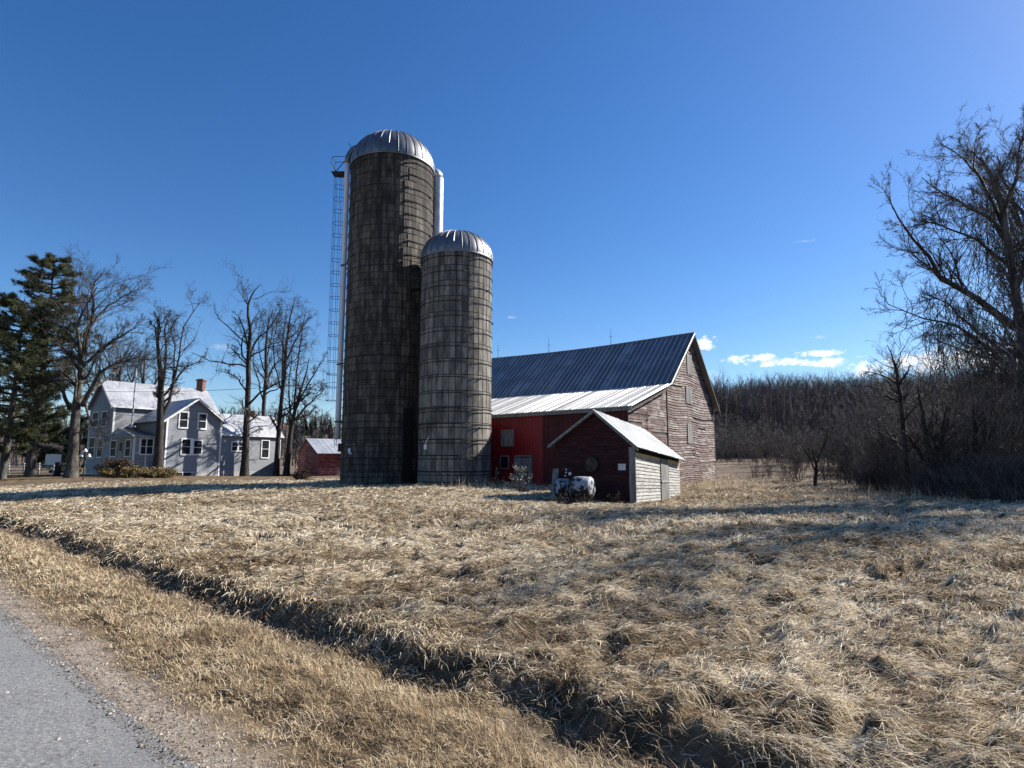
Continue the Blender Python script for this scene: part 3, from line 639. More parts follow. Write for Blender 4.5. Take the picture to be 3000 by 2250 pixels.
# half-round unloading chute on the far right side, with a sloped cap
ca = math.radians(28); cc = PT(ca, RT + .48, 0)
ch = MB(); zc = np.linspace(.2, HT + .15, 60); rr_ = .42 + .012 * (np.arange(60) % 2)
ch.tubes(np.array([[cc[0], cc[1], zt0 + q] for q in zc]), rr_, 18)
cho = obj('unloading_chute', ch, MATS['galv_light'], tall, smooth=True)
cp = MB(); cp.tubes(np.array([[cc[0] - .42 * k_ * .9, cc[1] - .1 * k_, zt0 + HT + .15 + .62 * math.sin(k_ * 1.3)] for k_ in np.linspace(0, 1, 6)]), np.array([.45, .46, .44, .38, .28, .12]), 14, cap=True)
obj('chute_cap', cp, MATS['galv_light'], cho, smooth=True)
# dark upright panel at the foot and a small control box with meters
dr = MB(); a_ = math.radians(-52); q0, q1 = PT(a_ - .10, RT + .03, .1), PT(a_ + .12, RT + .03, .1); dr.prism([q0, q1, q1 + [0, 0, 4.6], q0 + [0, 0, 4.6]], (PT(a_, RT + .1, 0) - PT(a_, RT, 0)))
obj('dark_panel', dr, MATS['black_hole'], tall)
bx_ = MB(); a_ = math.radians(-150); bx_.cbox(PT(a_, RT + .08, 2.35), .36, .18, .5); obj('control_box', bx_, MATS['rust'], tall)
bx_ = MB(); a_ = math.radians(-128); bx_.cbox(PT(a_, RT + .06, 2.15), .14, .1, .26); bx_.cbox(PT(a_ + .05, RT + .08, 1.98), .1, .08, .1); obj('meter_tag', bx_, MATS['trim_white'], tall)
# small silo: ladder line on the left, platform near the top, meter
ld = MB(); a_ = math.radians(184)
for sgn in (-.11, .11): ld.tubes(np.array([PS(a_ + sgn, RS + .14, z_) for z_ in (.5, HS - .3)]), .016, 4)
for q in np.arange(.6, HS - .3, .32): ld.tubes(np.array([PS(a_ - .11, RS + .14, q), PS(a_ + .11, RS + .14, q)]), .011, 4)
obj('ladder', ld, MATS['hoop_iron'], small)
pf = MB(); a_ = math.radians(190); c0 = PT(0, 0, 0); b0 = PS(a_, RS + .35, HS - 1.9); pf.cbox(b0, .6, .7, .05)
for dz in (.45, .9, 1.35, 1.8): pf.tubes(np.array([PS(a_ + .2, RS + .05, HS - 1.9 + dz), b0 + [-.3, -.3, dz], b0 + [-.3, .3, dz]]), .016, 4)
for dy_ in (-.3, .0, .3): pf.tubes(np.array([b0 + [-.3, dy_, 0], b0 + [-.3, dy_, 1.8]]), .016, 4)
pf.tubes(np.array([b0 + [-.3, -.3, .1], PS(a_ + .2, RS, HS - 1.0)]), .03, 4)
obj('platform', pf, MATS['hoop_iron'], small)
bx_ = MB(); a_ = math.radians(-133); bx_.cbox(PS(a_, RS + .07, 2.3), .15, .08, .28); bx_.tubes(np.array([PS(a_, RS + .07, 2.45), PS(a_ + .12, RS + .09, 2.85)]), .02, 5); obj('meter_tag', bx_, MATS['trim_white'], small)

# ---- main barn
BA = 36.3; G = unit(BA); Lw = np.array([-G[1], G[0]]); NG = np.array([G[1], -G[0]]); NF = -G
c0 = at(1838, 1195, 33)[:2]
gw = Wall(c0, G, NG); fw = Wall(c0, Lw, NF)
gz = hz(c0[0] + 3, c0[1] + 3)
wJ = gw.hit(1953, 1180)[0]; wB = gw.hit(2090, 1250)[0]
zl = gw.hit(1841, 1192)[1]; zf = gw.hit(1962, 1131)[1]; wP, zp = gw.hit(2022, 986); zb = gw.hit(2083, 1183)[1]
wP = (wJ + wB) / 2 + .05
LEN = 18.0
barn = thing('barn', 'large old barn with dark metal roof, red front and faded clapboard gable', 'barn', (c0[0], c0[1], gz), -math.radians(BA) + math.pi / 2)
print('barn', wJ, wB, wP, zl, zf, zp, zb, gz)
def gspan(z):
    if z < zb: a0, a1 = wJ, wB
    else: a1 = wB - (z - zb) / (zp - zb) * (wB - wP); a0 = wJ
    if z > zf: a0 = wJ + (z - zf) / (zp - zf) * (wP - wJ)
    return a0, a1
def sag(a): return -.05 * math.sin((a - wJ) * 1.3)
mb = siding(gw, gz - .2, zp, gspan, .155, jit=.28, seg=(1.2, 4.2), miss=.012, gaps=.15, thick=.042, zoff=sag, trange=.5)
wl = obj('gable_wall', mb, MATS['wood_barn'], barn, label='faded clapboards with flaking red paint')
bk = MB(); bk.prism([gw.p(wJ, gz - .3, -.01), gw.p(wB - .02, gz - .3, -.01), gw.p(wB - .02, zb, -.01), gw.p(wP, zp - .05, -.01), gw.p(wJ, zf, -.01)], np.append(-NG * .08, 0)); obj('gable_backing', bk, MATS['wood_dark'], barn)
def lspan(z):
    if z < zl: return 0, wJ
    return (z - zl) / (zf - zl) * wJ, wJ
mb = siding(gw, gz - .2, zf, lspan, .15, jit=.35, seg=(.8, 2.6), miss=.02, gaps=.25, thick=.016)
obj('lean_to_wall', mb, MATS['wood_barn'], barn, label='grey weathered boards of the lean-to end')
bk = MB(); bk.prism([gw.p(.02, gz - .3, -.01), gw.p(wJ, gz - .3, -.01), gw.p(wJ, zf, -.01), gw.p(.02, zl, -.01)], np.append(-NG * .08, 0)); obj('lean_to_backing', bk, MATS['wood_dark'], barn)
tr = MB(); 
for bx in ((wJ - .05, wJ + .04, gz - .2, zf - .1, .0, .06), (wB - .02, wB + .08, gz - .2, zb, -.05, .04), (-.03, .06, gz - .2, zl, .0, .045)):
    tr = MB(); gw.box(tr, *bx); obj('corner_board', tr, MATS['wood_dark'], barn)
# boarded openings of the gable
for pa, pb in (((2009, 1036), (2025, 1100)), ((2006, 1131), (2025, 1185)), ((2011, 1240), (2028, 1300))):
    a0, z1 = gw.hit(*pa); a1, z0 = gw.hit(*pb); m_ = vboards(gw, a0, a1, z0, lambda a: z1, .16, out=.055, thick=.02)
    obj('boarded_opening', m_, MATS['wood_grey'], barn); 
st = MB(); A = gw.hit(1894, 1228); B = gw.hit(1918, 1206); st.tubes(np.array([gw.p(A[0], A[1], .09), gw.p(B[0], B[1], .13)]), .035, 4); obj('loose_board', st, MATS['wood_grey'], barn); st = MB(); A = gw.hit(1896, 1260); B = gw.hit(1894, 1205); st.tubes(np.array([gw.p(A[0], A[1], .06), gw.p(A[0], B[1], .06)]), .018, 4)
obj('loose_board', st, MATS['wood_grey'], barn); st = MB(); A = gw.hit(2028, 1315); B = gw.hit(2034, 1330); st.tubes(np.array([gw.p(A[0], A[1], .09), gw.p(B[0], B[1], .12)]), .03, 4); obj('loose_board', st, MATS['wood_grey'], barn)
# front wall: bright red metal on the left, duller panels to the right
wS = fw.hit(1590, 1280)[0]
def ribs(wall, a0, a1, z0, z1, step, h=.02):
    m_ = MB(); wall.box(m_, a0, a1, z0, z1, -.06, 0)
    for a in np.arange(a0 + step / 2, a1, step): m_.prism([wall.p(a - .03, z0, 0), wall.p(a + .03, z0, 0), wall.p(a + .015, z0, h), wall.p(a - .015, z0, h)], (0, 0, z1 - z0), rng.uniform(.2, .8))
    return m_
obj('metal_wall', ribs(fw, wS, LEN, gz - .3, zl - .02, .23), MATS['red_metal'], barn, label='bright red ribbed metal siding')
m_ = vboards(fw, .03, wS, gz - .3, lambda a: zl - .02, .33, out=-.04, thick=.04, jit=.02, gap=.002)
for a in np.arange(.1, wS, .33): fw.box(m_, a, a + .04, gz - .3, zl - .02, 0, .022)
obj('panel_wall', m_, MATS['red_dull'], barn, label='dull dark red panel siding')
# shuttered window, dark window, plank door
a0, z1 = fw.hit(1471, 1263); a1, z0 = fw.hit(1503, 1304); a0, a1 = min(a0, a1), max(a0, a1)
f_ = obj('shuttered_window', frame_boxes(fw, a0, a1, z0, z1, .07, 0, .06), MATS['wood_grey'], barn); obj('shutter', vboards(fw, a0, a1, z0, lambda a: z1, .17, out=.015), MATS['wood_grey'], f_)
a0, z1 = fw.hit(1468, 1338); a1, z0 = fw.hit(1489, 1371); a0, a1 = min(a0, a1), max(a0, a1)
f_ = obj('small_window', frame_boxes(fw, a0, a1, z0, z1, .07, 0, .06), MATS['wood_grey'], barn); g = MB(); fw.box(g, a0, a1, z0, z1, .005, .02); obj('pane', g, MATS['black_hole'], f_)
a0, z1 = fw.hit(1511, 1338); a1, z0 = fw.hit(1556, 1338); a0, a1 = min(a0, a1), max(a0, a1); z0 = gz - .1
f_ = obj('door', vboards(fw, a0, a1, z0, lambda a: z1 - .06, .16, out=.012), MATS['wood_grey'], barn, label='grey plank door')
obj('door_frame', frame_boxes(fw, a0, a1, z0, z1, .08, 0, .06), MATS['wood_grey'], f_); g = MB(); fw.box(g, a0, a1, z1 - .06, z1, .005, .03); obj('door_gap', g, MATS['black_hole'], f_)
# roofs
def R3(a, l, z): q = c0 + G * a + Lw * l; return np.array([q[0], q[1], z])
OV = .38
sl_ = (zp + .12 - zf) / (wP - wJ)
SG = lambda l: -.17 * math.sin(math.pi * min(1, max(0, l / LEN))) ** 1.2
ls = np.linspace(-OV, LEN, 8); rm = MB(); rr = MB()
for l0, l1 in zip(ls[:-1], ls[1:]):
    roof_sheet(rm, R3(wJ - .12, l0, zf + .02 + .3 * SG(l0)), R3(wJ - .12, l1, zf + .02 + .3 * SG(l1)), R3(wP, l1, zp + .16 + SG(l1)), R3(wP, l0, zp + .16 + SG(l0)), 7, ribh=.055, ribw=.07, course=True, wav=.004, rib_sun=1.0)  # ribs coloured paler: sun catching them is put into the tint
    roof_sheet(rr, R3(wB + .42, l1, zb - .42), R3(wB + .42, l0, zb - .42), R3(wP, l0, zp + .16 + SG(l0)), R3(wP, l1, zp + .16 + SG(l1)), 7, ribh=.03, thick=.12)
ro = obj('main_roof', rm, MATS['roof_dark'], barn, label='dark ribbed metal roof slope')
obj('rear_roof', rr, MATS['roof_dark'], barn)
rm = MB(); lo = zl - .10
roof_sheet(rm, R3(-.35, -OV, lo + .1), R3(-.35, LEN, lo - .02), R3(wJ - .10, LEN, zf + .0), R3(wJ - .10, -OV, zf + .05), 95, ribh=.03, ribw=.07, wav=.006)
obj('lean_to_roof', rm, MATS['roof_lean'], barn, label='pale bright metal roof of the lean-to')
rc = MB(); rc.tubes(np.array([R3(wP, l_, zp + .18 + SG(l_)) for l_ in np.linspace(-OV - .02, LEN, 12)]), .06, 8); obj('ridge_cap', rc, MATS['roof_dark'], barn)
fb = MB(); q0 = R3(-.30, -OV + .03, zl - .22); q1 = R3(-.30, LEN, zl - .30); fb.box(q0, q1 - q0, np.append(-NF * .05, 0), (0, 0, .17)); 
obj('fascia_board', fb, MATS['wood_grey'], barn)
vb = MB()
for (A, B) in ((R3(wP, -OV - .03, zp + .06), R3(wB + .44, -OV - .03, zb - .54)), (R3(wP, -OV - .03, zp + .06), R3(wJ - .12, -OV - .03, zf - .08)), (R3(wJ - .1, -OV - .03, zf - .08), R3(-.35, -OV - .03, lo - .06))):
    vb.box(A, B - A, (0, 0, -.16 if A[2] > zf + 1 and B[2] < zf - .5 else -.09), np.append(-NG * .05, 0)); obj('verge_board', vb, MATS['wood_dark'], barn); vb = MB()
for px in (1459, 1608, 1790, 1395):
    ry = 1053 - (px - 1440) * .133; a, b = ray(px, ry)
    # ridge point whose image column is px
    pr = R3(wP, 0, zp); dl = Lw; k_ = (a * pr[1] - pr[0]) / (dl[0] - a * dl[1]); q = R3(wP, k_, zp + .2 + SG(k_))
    rod = MB(); rod.tubes(np.array([q, q + [0, 0, .75], q + [rng.normal(0, .02), 0, 1.25]]), np.array([.02, .013, .006]), 5); rod.tubes(np.array([q + [-.14, 0, .62], q + [.14, 0, .66]]), .01, 4); rod.add(*[(lambda c, r: (c + r * np.array([[1, 0, 0], [-1, 0, 0], [0, 1, 0], [0, -1, 0], [0, 0, 1], [0, 0, -1]]), [[0, 2, 4, 4], [2, 1, 4, 4], [1, 3, 4, 4], [3, 0, 4, 4], [2, 0, 5, 5], [1, 2, 5, 5], [3, 1, 5, 5], [0, 3, 5, 5]]))(q + [0, 0, .5], .05)][0])
    obj('lightning_rod', rod, MATS['hoop_iron'], barn)
bk = MB(); bk.prism([R3(0.1, LEN, gz), R3(wB, LEN, gz), R3(wB, LEN, zb), R3(wP, LEN, zp), R3(wJ, LEN, zf), R3(.1, LEN, zl)], np.append(Lw * .05, 0)); bk.box(R3(wB - .05, 0, gz), np.append(Lw * LEN, 0), np.append(G * .05, 0), (0, 0, zb - gz)); obj('far_wall', bk, MATS['wood_barn'], barn)

# ---- small shed in front of the barn
kx = at(1862, 1475, 25); k0 = kx[:2]; sgz = kx[2]; print('shed gz', sgz, hz(*k0))
sg = Wall(k0, Lw, NF); sr = Wall(k0, G, NG)
shed = thing('shed', 'small dark red shed with pale metal roof and whitish board side before the barn', 'shed', (k0[0], k0[1], sgz), -math.radians(BA) + math.pi / 2)
aL_ = sg.hit(1625, 1303)[0]; zLe = sg.hit(1622, 1302)[1]; aP, zP = sg.hit(1745, 1207); zRe = sg.hit(1868, 1308)[1]; wD = sr.hit(1990, 1400)[0]
drop = lambda b: -.105 * b
print('shed', aL_, zLe - sgz, aP, zP - sgz, zRe - sgz, wD)
def sspan(z):
    a0 = 0 if z < zRe else (z - zRe) / (zP - zRe) * aP
    a1 = aL_ if z < zLe else aL_ - (z - zLe) / (zP - zLe) * (aL_ - aP)
    return a0, a1
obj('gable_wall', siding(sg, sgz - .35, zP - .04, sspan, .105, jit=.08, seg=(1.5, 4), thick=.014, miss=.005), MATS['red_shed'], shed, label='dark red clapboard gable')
bk = MB(); bk.prism([sg.p(0, sgz - .4, -.01), sg.p(aL_, sgz - .4, -.01), sg.p(aL_, zLe, -.01), sg.p(aP, zP - .05, -.01), sg.p(0, zRe, -.01)], np.append(-NF * .06, 0)); obj('gable_backing', bk, MATS['wood_dark'], shed)
zo = lambda a: drop(a) * .9
sdp = sr.hit(1930, 1340); sd0 = sr.hit(1932, 1345)[0]; sd1 = sr.hit(1955, 1345)[0]
top = zRe - .22
zoff2 = lambda a, z: 0
for (s0, s1, ty) in ((.04, sd0, 0), (sd1, wD, 0)):
    mb = MB()
    z_ = sgz - .3; bi = 0
    while z_ < top - .05:
        hh = .148; zt_ = min(z_ + hh, top)
        fr = (z_ - sgz) / (top - sgz)      # boards near the eave droop most
        dz = lambda a: -.085 * a * max(0, fr) * 1.15
        ti = rng.uniform(0, 1); k = 5; u = np.linspace(s0, s1 - .004, k + 1); jj = rng.normal(0, .006, k + 1)
        for i in range(k):
            A_, B_ = u[i], u[i + 1]; mb.quad(sr.p(A_, z_ + .008 + dz(A_) + jj[i], .03), sr.p(B_, z_ + .008 + dz(B_) + jj[i + 1], .03), sr.p(B_, zt_ + .006 + dz(B_), .004), sr.p(A_, zt_ + .006 + dz(A_), .004), ti)
            mb.quad(sr.p(A_, z_ + .008 + dz(A_) + jj[i], 0), sr.p(B_, z_ + .008 + dz(B_) + jj[i + 1], 0), sr.p(B_, z_ + .008 + dz(B_) + jj[i + 1], .03), sr.p(A_, z_ + .008 + dz(A_) + jj[i], .03), ti)
        z_ = zt_
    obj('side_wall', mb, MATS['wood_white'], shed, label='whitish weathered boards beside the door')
bk = MB(); bk.prism([sr.p(0, sgz - .4, -.012), sr.p(wD, sgz - .4, -.012), sr.p(wD, zRe - .09 * wD - .1, -.012), sr.p(0, zRe - .02, -.012)], np.append(-NG * .06, 0)); obj('side_backing', bk, MATS['black_hole'], shed)
yb = MB(); yb.prism([sr.p(.05, top - .15, .031), sr.p(sd0 - .01, top - .15 - .085 * sd0, .031), sr.p(sd0 - .01, top - .02 - .085 * sd0, .025), sr.p(.05, top - .02, .025)], np.append(NG * .006, 0))
yb.prism([sr.p(sd1 + .02, top - .16 - .085 * sd1, .031), sr.p(wD, top - .16 - .085 * wD, .031), sr.p(wD, top - .0 - .085 * wD, .025), sr.p(sd1 + .02, top - .0 - .085 * sd1, .025)], np.append(NG * .006, 0)); obj('yellowed_board', yb, MATS['wood_yellow'], shed)
dm_ = vboards(sr, sd0 + .02, sd1 - .01, sgz - .2, lambda a: top - .085 * a - .02, (sd1 - sd0) / 2.1, out=.02, thick=.03, jit=.05)
do = obj('door', dm_, MATS['wood_grey'], shed, label='narrow grey plank door'); g = MB(); zz = sr.hit(1940, 1411)[1]; sr.box(g, sd0 + .05, sd1 - .05, zz - .035, zz + .035, .055, .08); obj('door_batten', g, MATS['trim_weathered'], do)
cb = MB(); sg.box(cb, -.06, .22, sgz - .35, zRe - .02, .018, .05); obj('corner_board', cb, MATS['wood_grey'], shed); cb = MB(); sr.box(cb, -.05, .05, sgz - .35, zRe - .3, .0, .036); obj('corner_board', cb, MATS['wood_grey'], shed)
def Q3(l, g, z): q = k0 + Lw * l + G * g; return np.array([q[0], q[1], z])
og = .22; D2 = wD + .15; db = drop(D2); dbR = -.11 * D2
rm = MB(); roof_sheet(rm, Q3(-.28, -og, zRe - .06 + .02), Q3(-.28, D2, zRe + dbR - .02), Q3(aP, D2, zP + db - .0), Q3(aP, -og, zP + .09), 11, ribh=.02, ribw=.09, wav=.006, thick=.03)
obj('right_roof', rm, MATS['roof_shed'], shed, label='pale sunlit corrugated roof slope')
rm = MB(); roof_sheet(rm, Q3(aL_ + .22, D2, zLe + db - .05), Q3(aL_ + .22, -og, zLe - .05), Q3(aP, -og, zP + .09), Q3(aP, D2, zP + db), 11, ribh=.02, ribw=.09, thick=.05)
obj('left_roof', rm, MATS['roof_shed'], shed)
vb = MB()
for A, B in ((Q3(aP, -og - .02, zP + .05), Q3(-.26, -og - .02, zRe - .1)), (Q3(aP, -og - .02, zP + .05), Q3(aL_ + .22, -og - .02, zLe - .09))): vb.box(A, B - A, (0, 0, -.085), np.append(G * .03, 0)); obj('verge_board', vb, MATS['wood_grey'], shed); vb = MB()
bk = MB(); bk.box(Q3(aL_, 0, sgz - .3), np.append(G * wD, 0), np.append(-Lw * .05, 0), (0, 0, zLe - sgz)); bk.prism([Q3(0, wD, sgz - .3), Q3(aL_, wD, sgz - .3), Q3(aL_, wD, zLe + db), Q3(aP, wD, zP + db - .05), Q3(0, wD, zRe + db)], np.append(G * .04, 0)); obj('rear_wall', bk, MATS['red_shed'], shed)
# things on and beside the shed
dp = sg.hit(1735, 1361); dpt = sg.p(dp[0], dp[1], .1); rr2 = .31
dc = MB(); ring = []
for t in np.linspace(0, 2 * math.pi, 29)[:-1]:
    r_ = rr2 * (1 + .012 * rng.normal()); ring.append(sg.p(dp[0] + r_ * math.cos(t), dp[1] + r_ * math.sin(t), .05))
dc.prism(ring, np.append(NF * .05, 0)); 
dd = obj('round_lid', dc, MATS['disc_wood']); tag(dd, 'round brown weathered lid hanging on the dark red shed gable', 'lid')
npq = sg.hit(1823, 1368); nb = MB(); sg.box(nb, npq[0] - .17, npq[0] + .17, npq[1] - .13, npq[1] + .13, .025, .04)
nb_o = obj('notice_board', nb, MATS['notice_paper']); tag(nb_o, 'small pale rectangular sign nailed to the right of the shed gable', 'sign')
def tank(pc, rad, ln, label, tilt, Y):
    c = at(*pc, Y); root = thing('fuel_tank', label, 'tank', (c[0], c[1], hz(c[0], c[1])), 0, 'old tanks by the shed')
    ax = np.append(unit(tilt), 0); m_ = MB(); prof = [(.0, -.5), (.55, -.5), (.86, -.46), (1, -.38), (1.01, 0), (1, .38), (.86, .46), (.55, .5), (0, .5)]
    P_ = np.array([c + ax * b * ln for a, b in prof]); m_.tubes(P_ + np.linspace(0, 1e-4, 9)[:, None] * ax, np.array([a * rad + .001 for a, b in prof]), 28)
    obj('tank_shell', m_, MATS['peeling_tank'], root, smooth=True)
    gz_ = hz(c[0], c[1]); side = np.array([ax[1], -ax[0], 0])
    for s1 in (-.3, .3):
        for s2 in (-.6, .6):
            b = c + ax * s1 * ln + side * s2 * rad; l = MB(); l.tubes(np.array([[b[0], b[1], gz_ - .1], b - [0, 0, rad * .5]]), .03, 6); obj('leg', l, MATS['rust'], root)
    return root
TY_ = 24.3
tank((1708, 1430), .44, .80, 'larger blotchy peeling white tank, right one of two in front of the shed', -62, 23.9)
tank((1650, 1430), .38, .5, 'smaller blotchy peeling white tank, left one of two in front of the shed', -50, 24.9)
hp_ = MB(); cH = at(1657, 1390, 25.0); t = np.linspace(-.1, math.pi + .1, 16); hp_.tubes(np.array([[cH[0] + .30 * math.cos(q), cH[1], cH[2] - .18 + .42 * math.sin(q)] for q in t]), .016, 5)
hh_ = thing('bent_hoop', 'thin bent metal hoop with white tags standing behind the tanks', 'hoop', (cH[0], cH[1], hz(cH[0], cH[1]))); obj('hoop_rod', hp_, MATS['hoop_iron'], hh_)
tg = MB()
for dx_, dz_ in ((.02, .2), (.02, .08), (.17, .03), (-.02, -.05)): tg.cbox((cH[0] + dx_, cH[1] - .02, cH[2] + dz_), .05 + .05 * (dx_ > .1), .01, .05 + .06 * (dx_ > .1))
obj('tags', tg, MATS['trim_white'], hh_)
pb = MB(); A = at(1613, 1455, 26.6); B = at(1621, 1373, 27.0); pb.box(A, (.24, 0, 0), (0, .05, 0), B - A)
tag(obj('leaning_plank', pb, MATS['wood_grey']), 'wide grey plank leaning upright at the left corner of the shed', 'plank')
# ---- farmhouse
HD = unit(37.5); HE = np.array([-HD[1], HD[0]]); HN = -HE        # HD along the front, HN outward normal of the front
A0 = at(326, 1300, 65)[:2]; hgz = hz(*A0) 
ends = Wall(A0, HE, -HD); front = Wall(A0, HD, HN)
house = thing('farmhouse', 'white and grey clapboard farmhouse with bright metal roofs and a brick chimney among bare trees', 'house', (A0[0], A0[1], hgz), -math.radians(37.5) + math.pi / 2)
eD = ends.hit(262, 1250)[0]; ze = front.hit(336, 1184)[1]; pr_ = ends.hit(297, 1117); zr = pr_[1]; rD = eD / 2
rl = front.o + HE * rD
mLen = Wall(rl, HD, HN).hit(596, 1143)[0]
pD = -ends.hit(391, 1320)[0]                      # porch depth
print('house', eD, ze - hgz, zr - hgz, mLen, pD)
# wing
wN = pD + 1.6
wf = Wall(A0 + HN * wN, HD, HN); wa0 = wf.hit(485, 1300)[0]; wa1 = wf.hit(646, 1300)[0]; wze = (wf.hit(487, 1222)[1] + wf.hit(652, 1232)[1]) / 2; wap, wzp = wf.hit(574, 1168); wap = (wa0 + wa1) / 2
print('wing', wa0, wa1, wze - hgz, wzp - hgz)
xf = Wall(wf.o - HN * .25 + HD * 0, HD, HN); xa1 = xf.hit(820, 1320)[0]; xze = xf.hit(720, 1271)[1]
def H3(a, n, z): q = A0 + HD * a + HN * n; return np.array([q[0], q[1], z])
SB = hgz + .35
def gable_wall(name, wall, a0, a1, zb_, zev, zpk, ap, mname='siding_grey', h=.115, base=.0, lab=None):
    sp = lambda z: (a0 if z < zev else a0 + (z - zev) / (zpk - zev) * (ap - a0), a1 if z < zev else a1 - (z - zev) / (zpk - zev) * (a1 - ap))
    o = obj(name, siding(wall, zb_, zpk - .02, sp, h, thick=.03, seg=(3, 6), trange=.3), MATS[mname], house, label=lab)
    return o
def flat_wall(name, wall, a0, a1, zb_, zt_, mname='siding_grey', h=.115, lab=None):
    return obj(name, siding(wall, zb_, zt_, lambda z: (a0, a1), h, thick=.03, seg=(3, 6), trange=.3), MATS[mname], house, label=lab)
core = MB()
core.prism([H3(.02, -eD + .02, hgz - .3), H3(mLen - .02, -eD + .02, hgz - .3), H3(mLen - .02, -.02, hgz - .3), H3(.02, -.02, hgz - .3)], (0, 0, ze - hgz + .25))
core.prism([H3(.02, -eD, ze), H3(.02, 0, ze), H3(.02, -eD / 2, zr - .05)], np.append(HD * (mLen - .04), 0))
core.prism([H3(wa0 + .02, wN - .02, hgz - .3), H3(wa1 - .02, wN - .02, hgz - .3), H3(wa1 - .02, wN - .02, wze), H3(wap, wN - .02, wzp - .05), H3(wa0 + .02, wN - .02, wze)], np.append(-HN * (wN + .5), 0))
core.prism([H3(wa1 - .1, wN - .27, hgz - .3), H3(xa1, wN - .27, hgz - .3), H3(xa1, wN - .27, xze), H3(wa1 - .1, wN - .27, xze)], np.append(-HN * 4.2, 0))
obj('inner_walls', core, MATS['siding_grey'], house)
gable_wall('end_wall', ends, 0, eD, SB, ze, zr, eD / 2, lab='shaded grey end wall')
flat_wall('front_wall', front, 0, mLen, SB, ze)
gable_wall('wing_gable_wall', wf, wa0, wa1, SB, wze, wzp, wap)
ws = Wall(wf.o + HD * wa0, -HN, -HD); flat_wall('wing_side_wall', ws, 0, wN, SB, wze)
flat_wall('extension_wall', xf, wa1 + .03, xa1, SB + .1, xze)
xe = Wall(xf.o + HD * xa1, -HN, HD); gable_wall('extension_end_wall', xe, 0, 4.2, SB, xze, xze + 1.9, 2.1)

for wl_, bx in ((wf, (wa0, wa1, hgz - .5, SB, -.1, .01)), (xf, (wa1, xa1, hgz - .7, SB + .1, -.1, .01)), (ends, (0, eD, hgz - .5, SB, -.1, .01))):
    fd = MB(); wl_.box(fd, *bx); obj('foundation', fd, MATS['foundation'], house)
bh = MB(); a0_ = wf.hit(511, 1372); a1_ = wf.hit(560, 1372); wf.box(bh, a0_[0], a1_[0], hgz - .2, SB - .02, .012, .03); bh2 = obj('cellar_hatch', bh, MATS['black_hole'], house); bb_ = MB(); wf.box(bb_, a0_[0] - .1, a1_[0] + 1.1, SB - .03, SB + .04, .02, .06); wf.box(bb_, (a0_[0] + a1_[0]) / 2 - .03, (a0_[0] + a1_[0]) / 2 + .03, hgz - .2, SB, .03, .05); obj('hatch_trim', bb_, MATS['trim_white'], bh2)
# porch
pw = Wall(A0 + HN * pD, HD, HN); pe = Wall(A0 + HN * pD, HE, -HD); pz = pe.hit(393, 1276)[1] - .02; pz2 = pz + .95
core = MB(); core.prism([H3(.03, pD - .03, hgz - .2), H3(wa0, pD - .03, hgz - .2), H3(wa0, 0, hgz - .2), H3(.03, 0, hgz - .2)], (0, 0, pz - hgz + .2)); obj('porch_inner', core, MATS['siding_grey'], house)
obj('porch_wall', siding(pe, hgz, pz, lambda z: (0, pD), .115, thick=.014), MATS['siding_grey'], house); obj('porch_front_wall', siding(pw, hgz, pz, lambda z: (0, wa0), .115, thick=.014), MATS['siding_grey'], house)
pt = MB(); pw.box(pt, -.08, .1, hgz, pz, .012, .05); pe.box(pt, -.05, .12, hgz, pz, .012, .05); pw.box(pt, 1.1, 1.2, hgz, pz, .012, .045); pw.box(pt, -.1, wa0, pz - .14, pz, .015, .055); pe.box(pt, -.1, pD, pz - .14, pz, .015, .055); obj('porch_trim', pt, MATS['trim_white'], house)
for (a, b) in (((328, 1292), (340, 1336)), ((371, 1290), (382, 1336))): window(house, pe, a, b, w=.09)
ad, zd = pe.hit(351, 1290); ad1, _ = pe.hit(362, 1290); dd = MB(); pe.box(dd, min(ad, ad1), max(ad, ad1), hgz + .1, zd, .012, .05); do = obj('porch_door', dd, MATS['trim_weathered'], house); g = MB(); pe.box(g, min(ad, ad1) + .15, max(ad, ad1) - .15, zd - 1.1, zd - .25, .052, .06); obj('door_pane', g, MATS['glass'], do)
window(house, pw, (414, 1286), (445, 1330), w=.1)
window(house, pw, (396, 1286), (405, 1326), w=.06, rail=False, pane='siding_grey')
rm = MB(); roof_sheet(rm, H3(-.3, pD + .35, pz + .02), H3(wa0, pD + .35, pz + .02), H3(wa0, .02, pz2), H3(.55, .02, pz2), 8, ribh=.015); rm.prism([H3(-.3, pD + .35, pz + .01), H3(.55, .02, pz2), H3(-.25, .02, pz + .05)], (0, 0, .02)); obj('porch_roof', rm, MATS['roof_dark'], house)
ft = MB(); pw.box(ft, -.3, wa0, pz - .12, pz + .03, .3, .36); pe.box(ft, -.36, pD, pz - .12, pz + .03, .24, .3); obj('porch_fascia', ft, MATS['trim_weathered'], house)
# windows
for a, b in (((265, 1284), (276, 1340)), ((290, 1284), (300, 1338)), ((276, 1210), (288, 1249)), ((302, 1208), (313, 1247))): window(house, ends, a, b, w=.1)
for a, b in (((528, 1208), (547, 1252)), ((583, 1213), (601, 1255)), ((534, 1287), (555, 1330)), ((568, 1291), (588, 1330))): window(house, wf, a, b, w=.13)
wc = MB(); A_ = wf.hit(556, 1284); B_ = wf.hit(567, 1334); wf.box(wc, A_[0] + .08, B_[0] - .08, B_[1], A_[1], .012, .06); obj('window_mullion', wc, MATS['trim_white'], house)
for a, b in (((680, 1296), (694, 1320)), ((700, 1296), (714, 1320)), ((768, 1291), (785, 1340))): window(house, xf, a, b, w=.11)
# corner boards, rakes, eaves

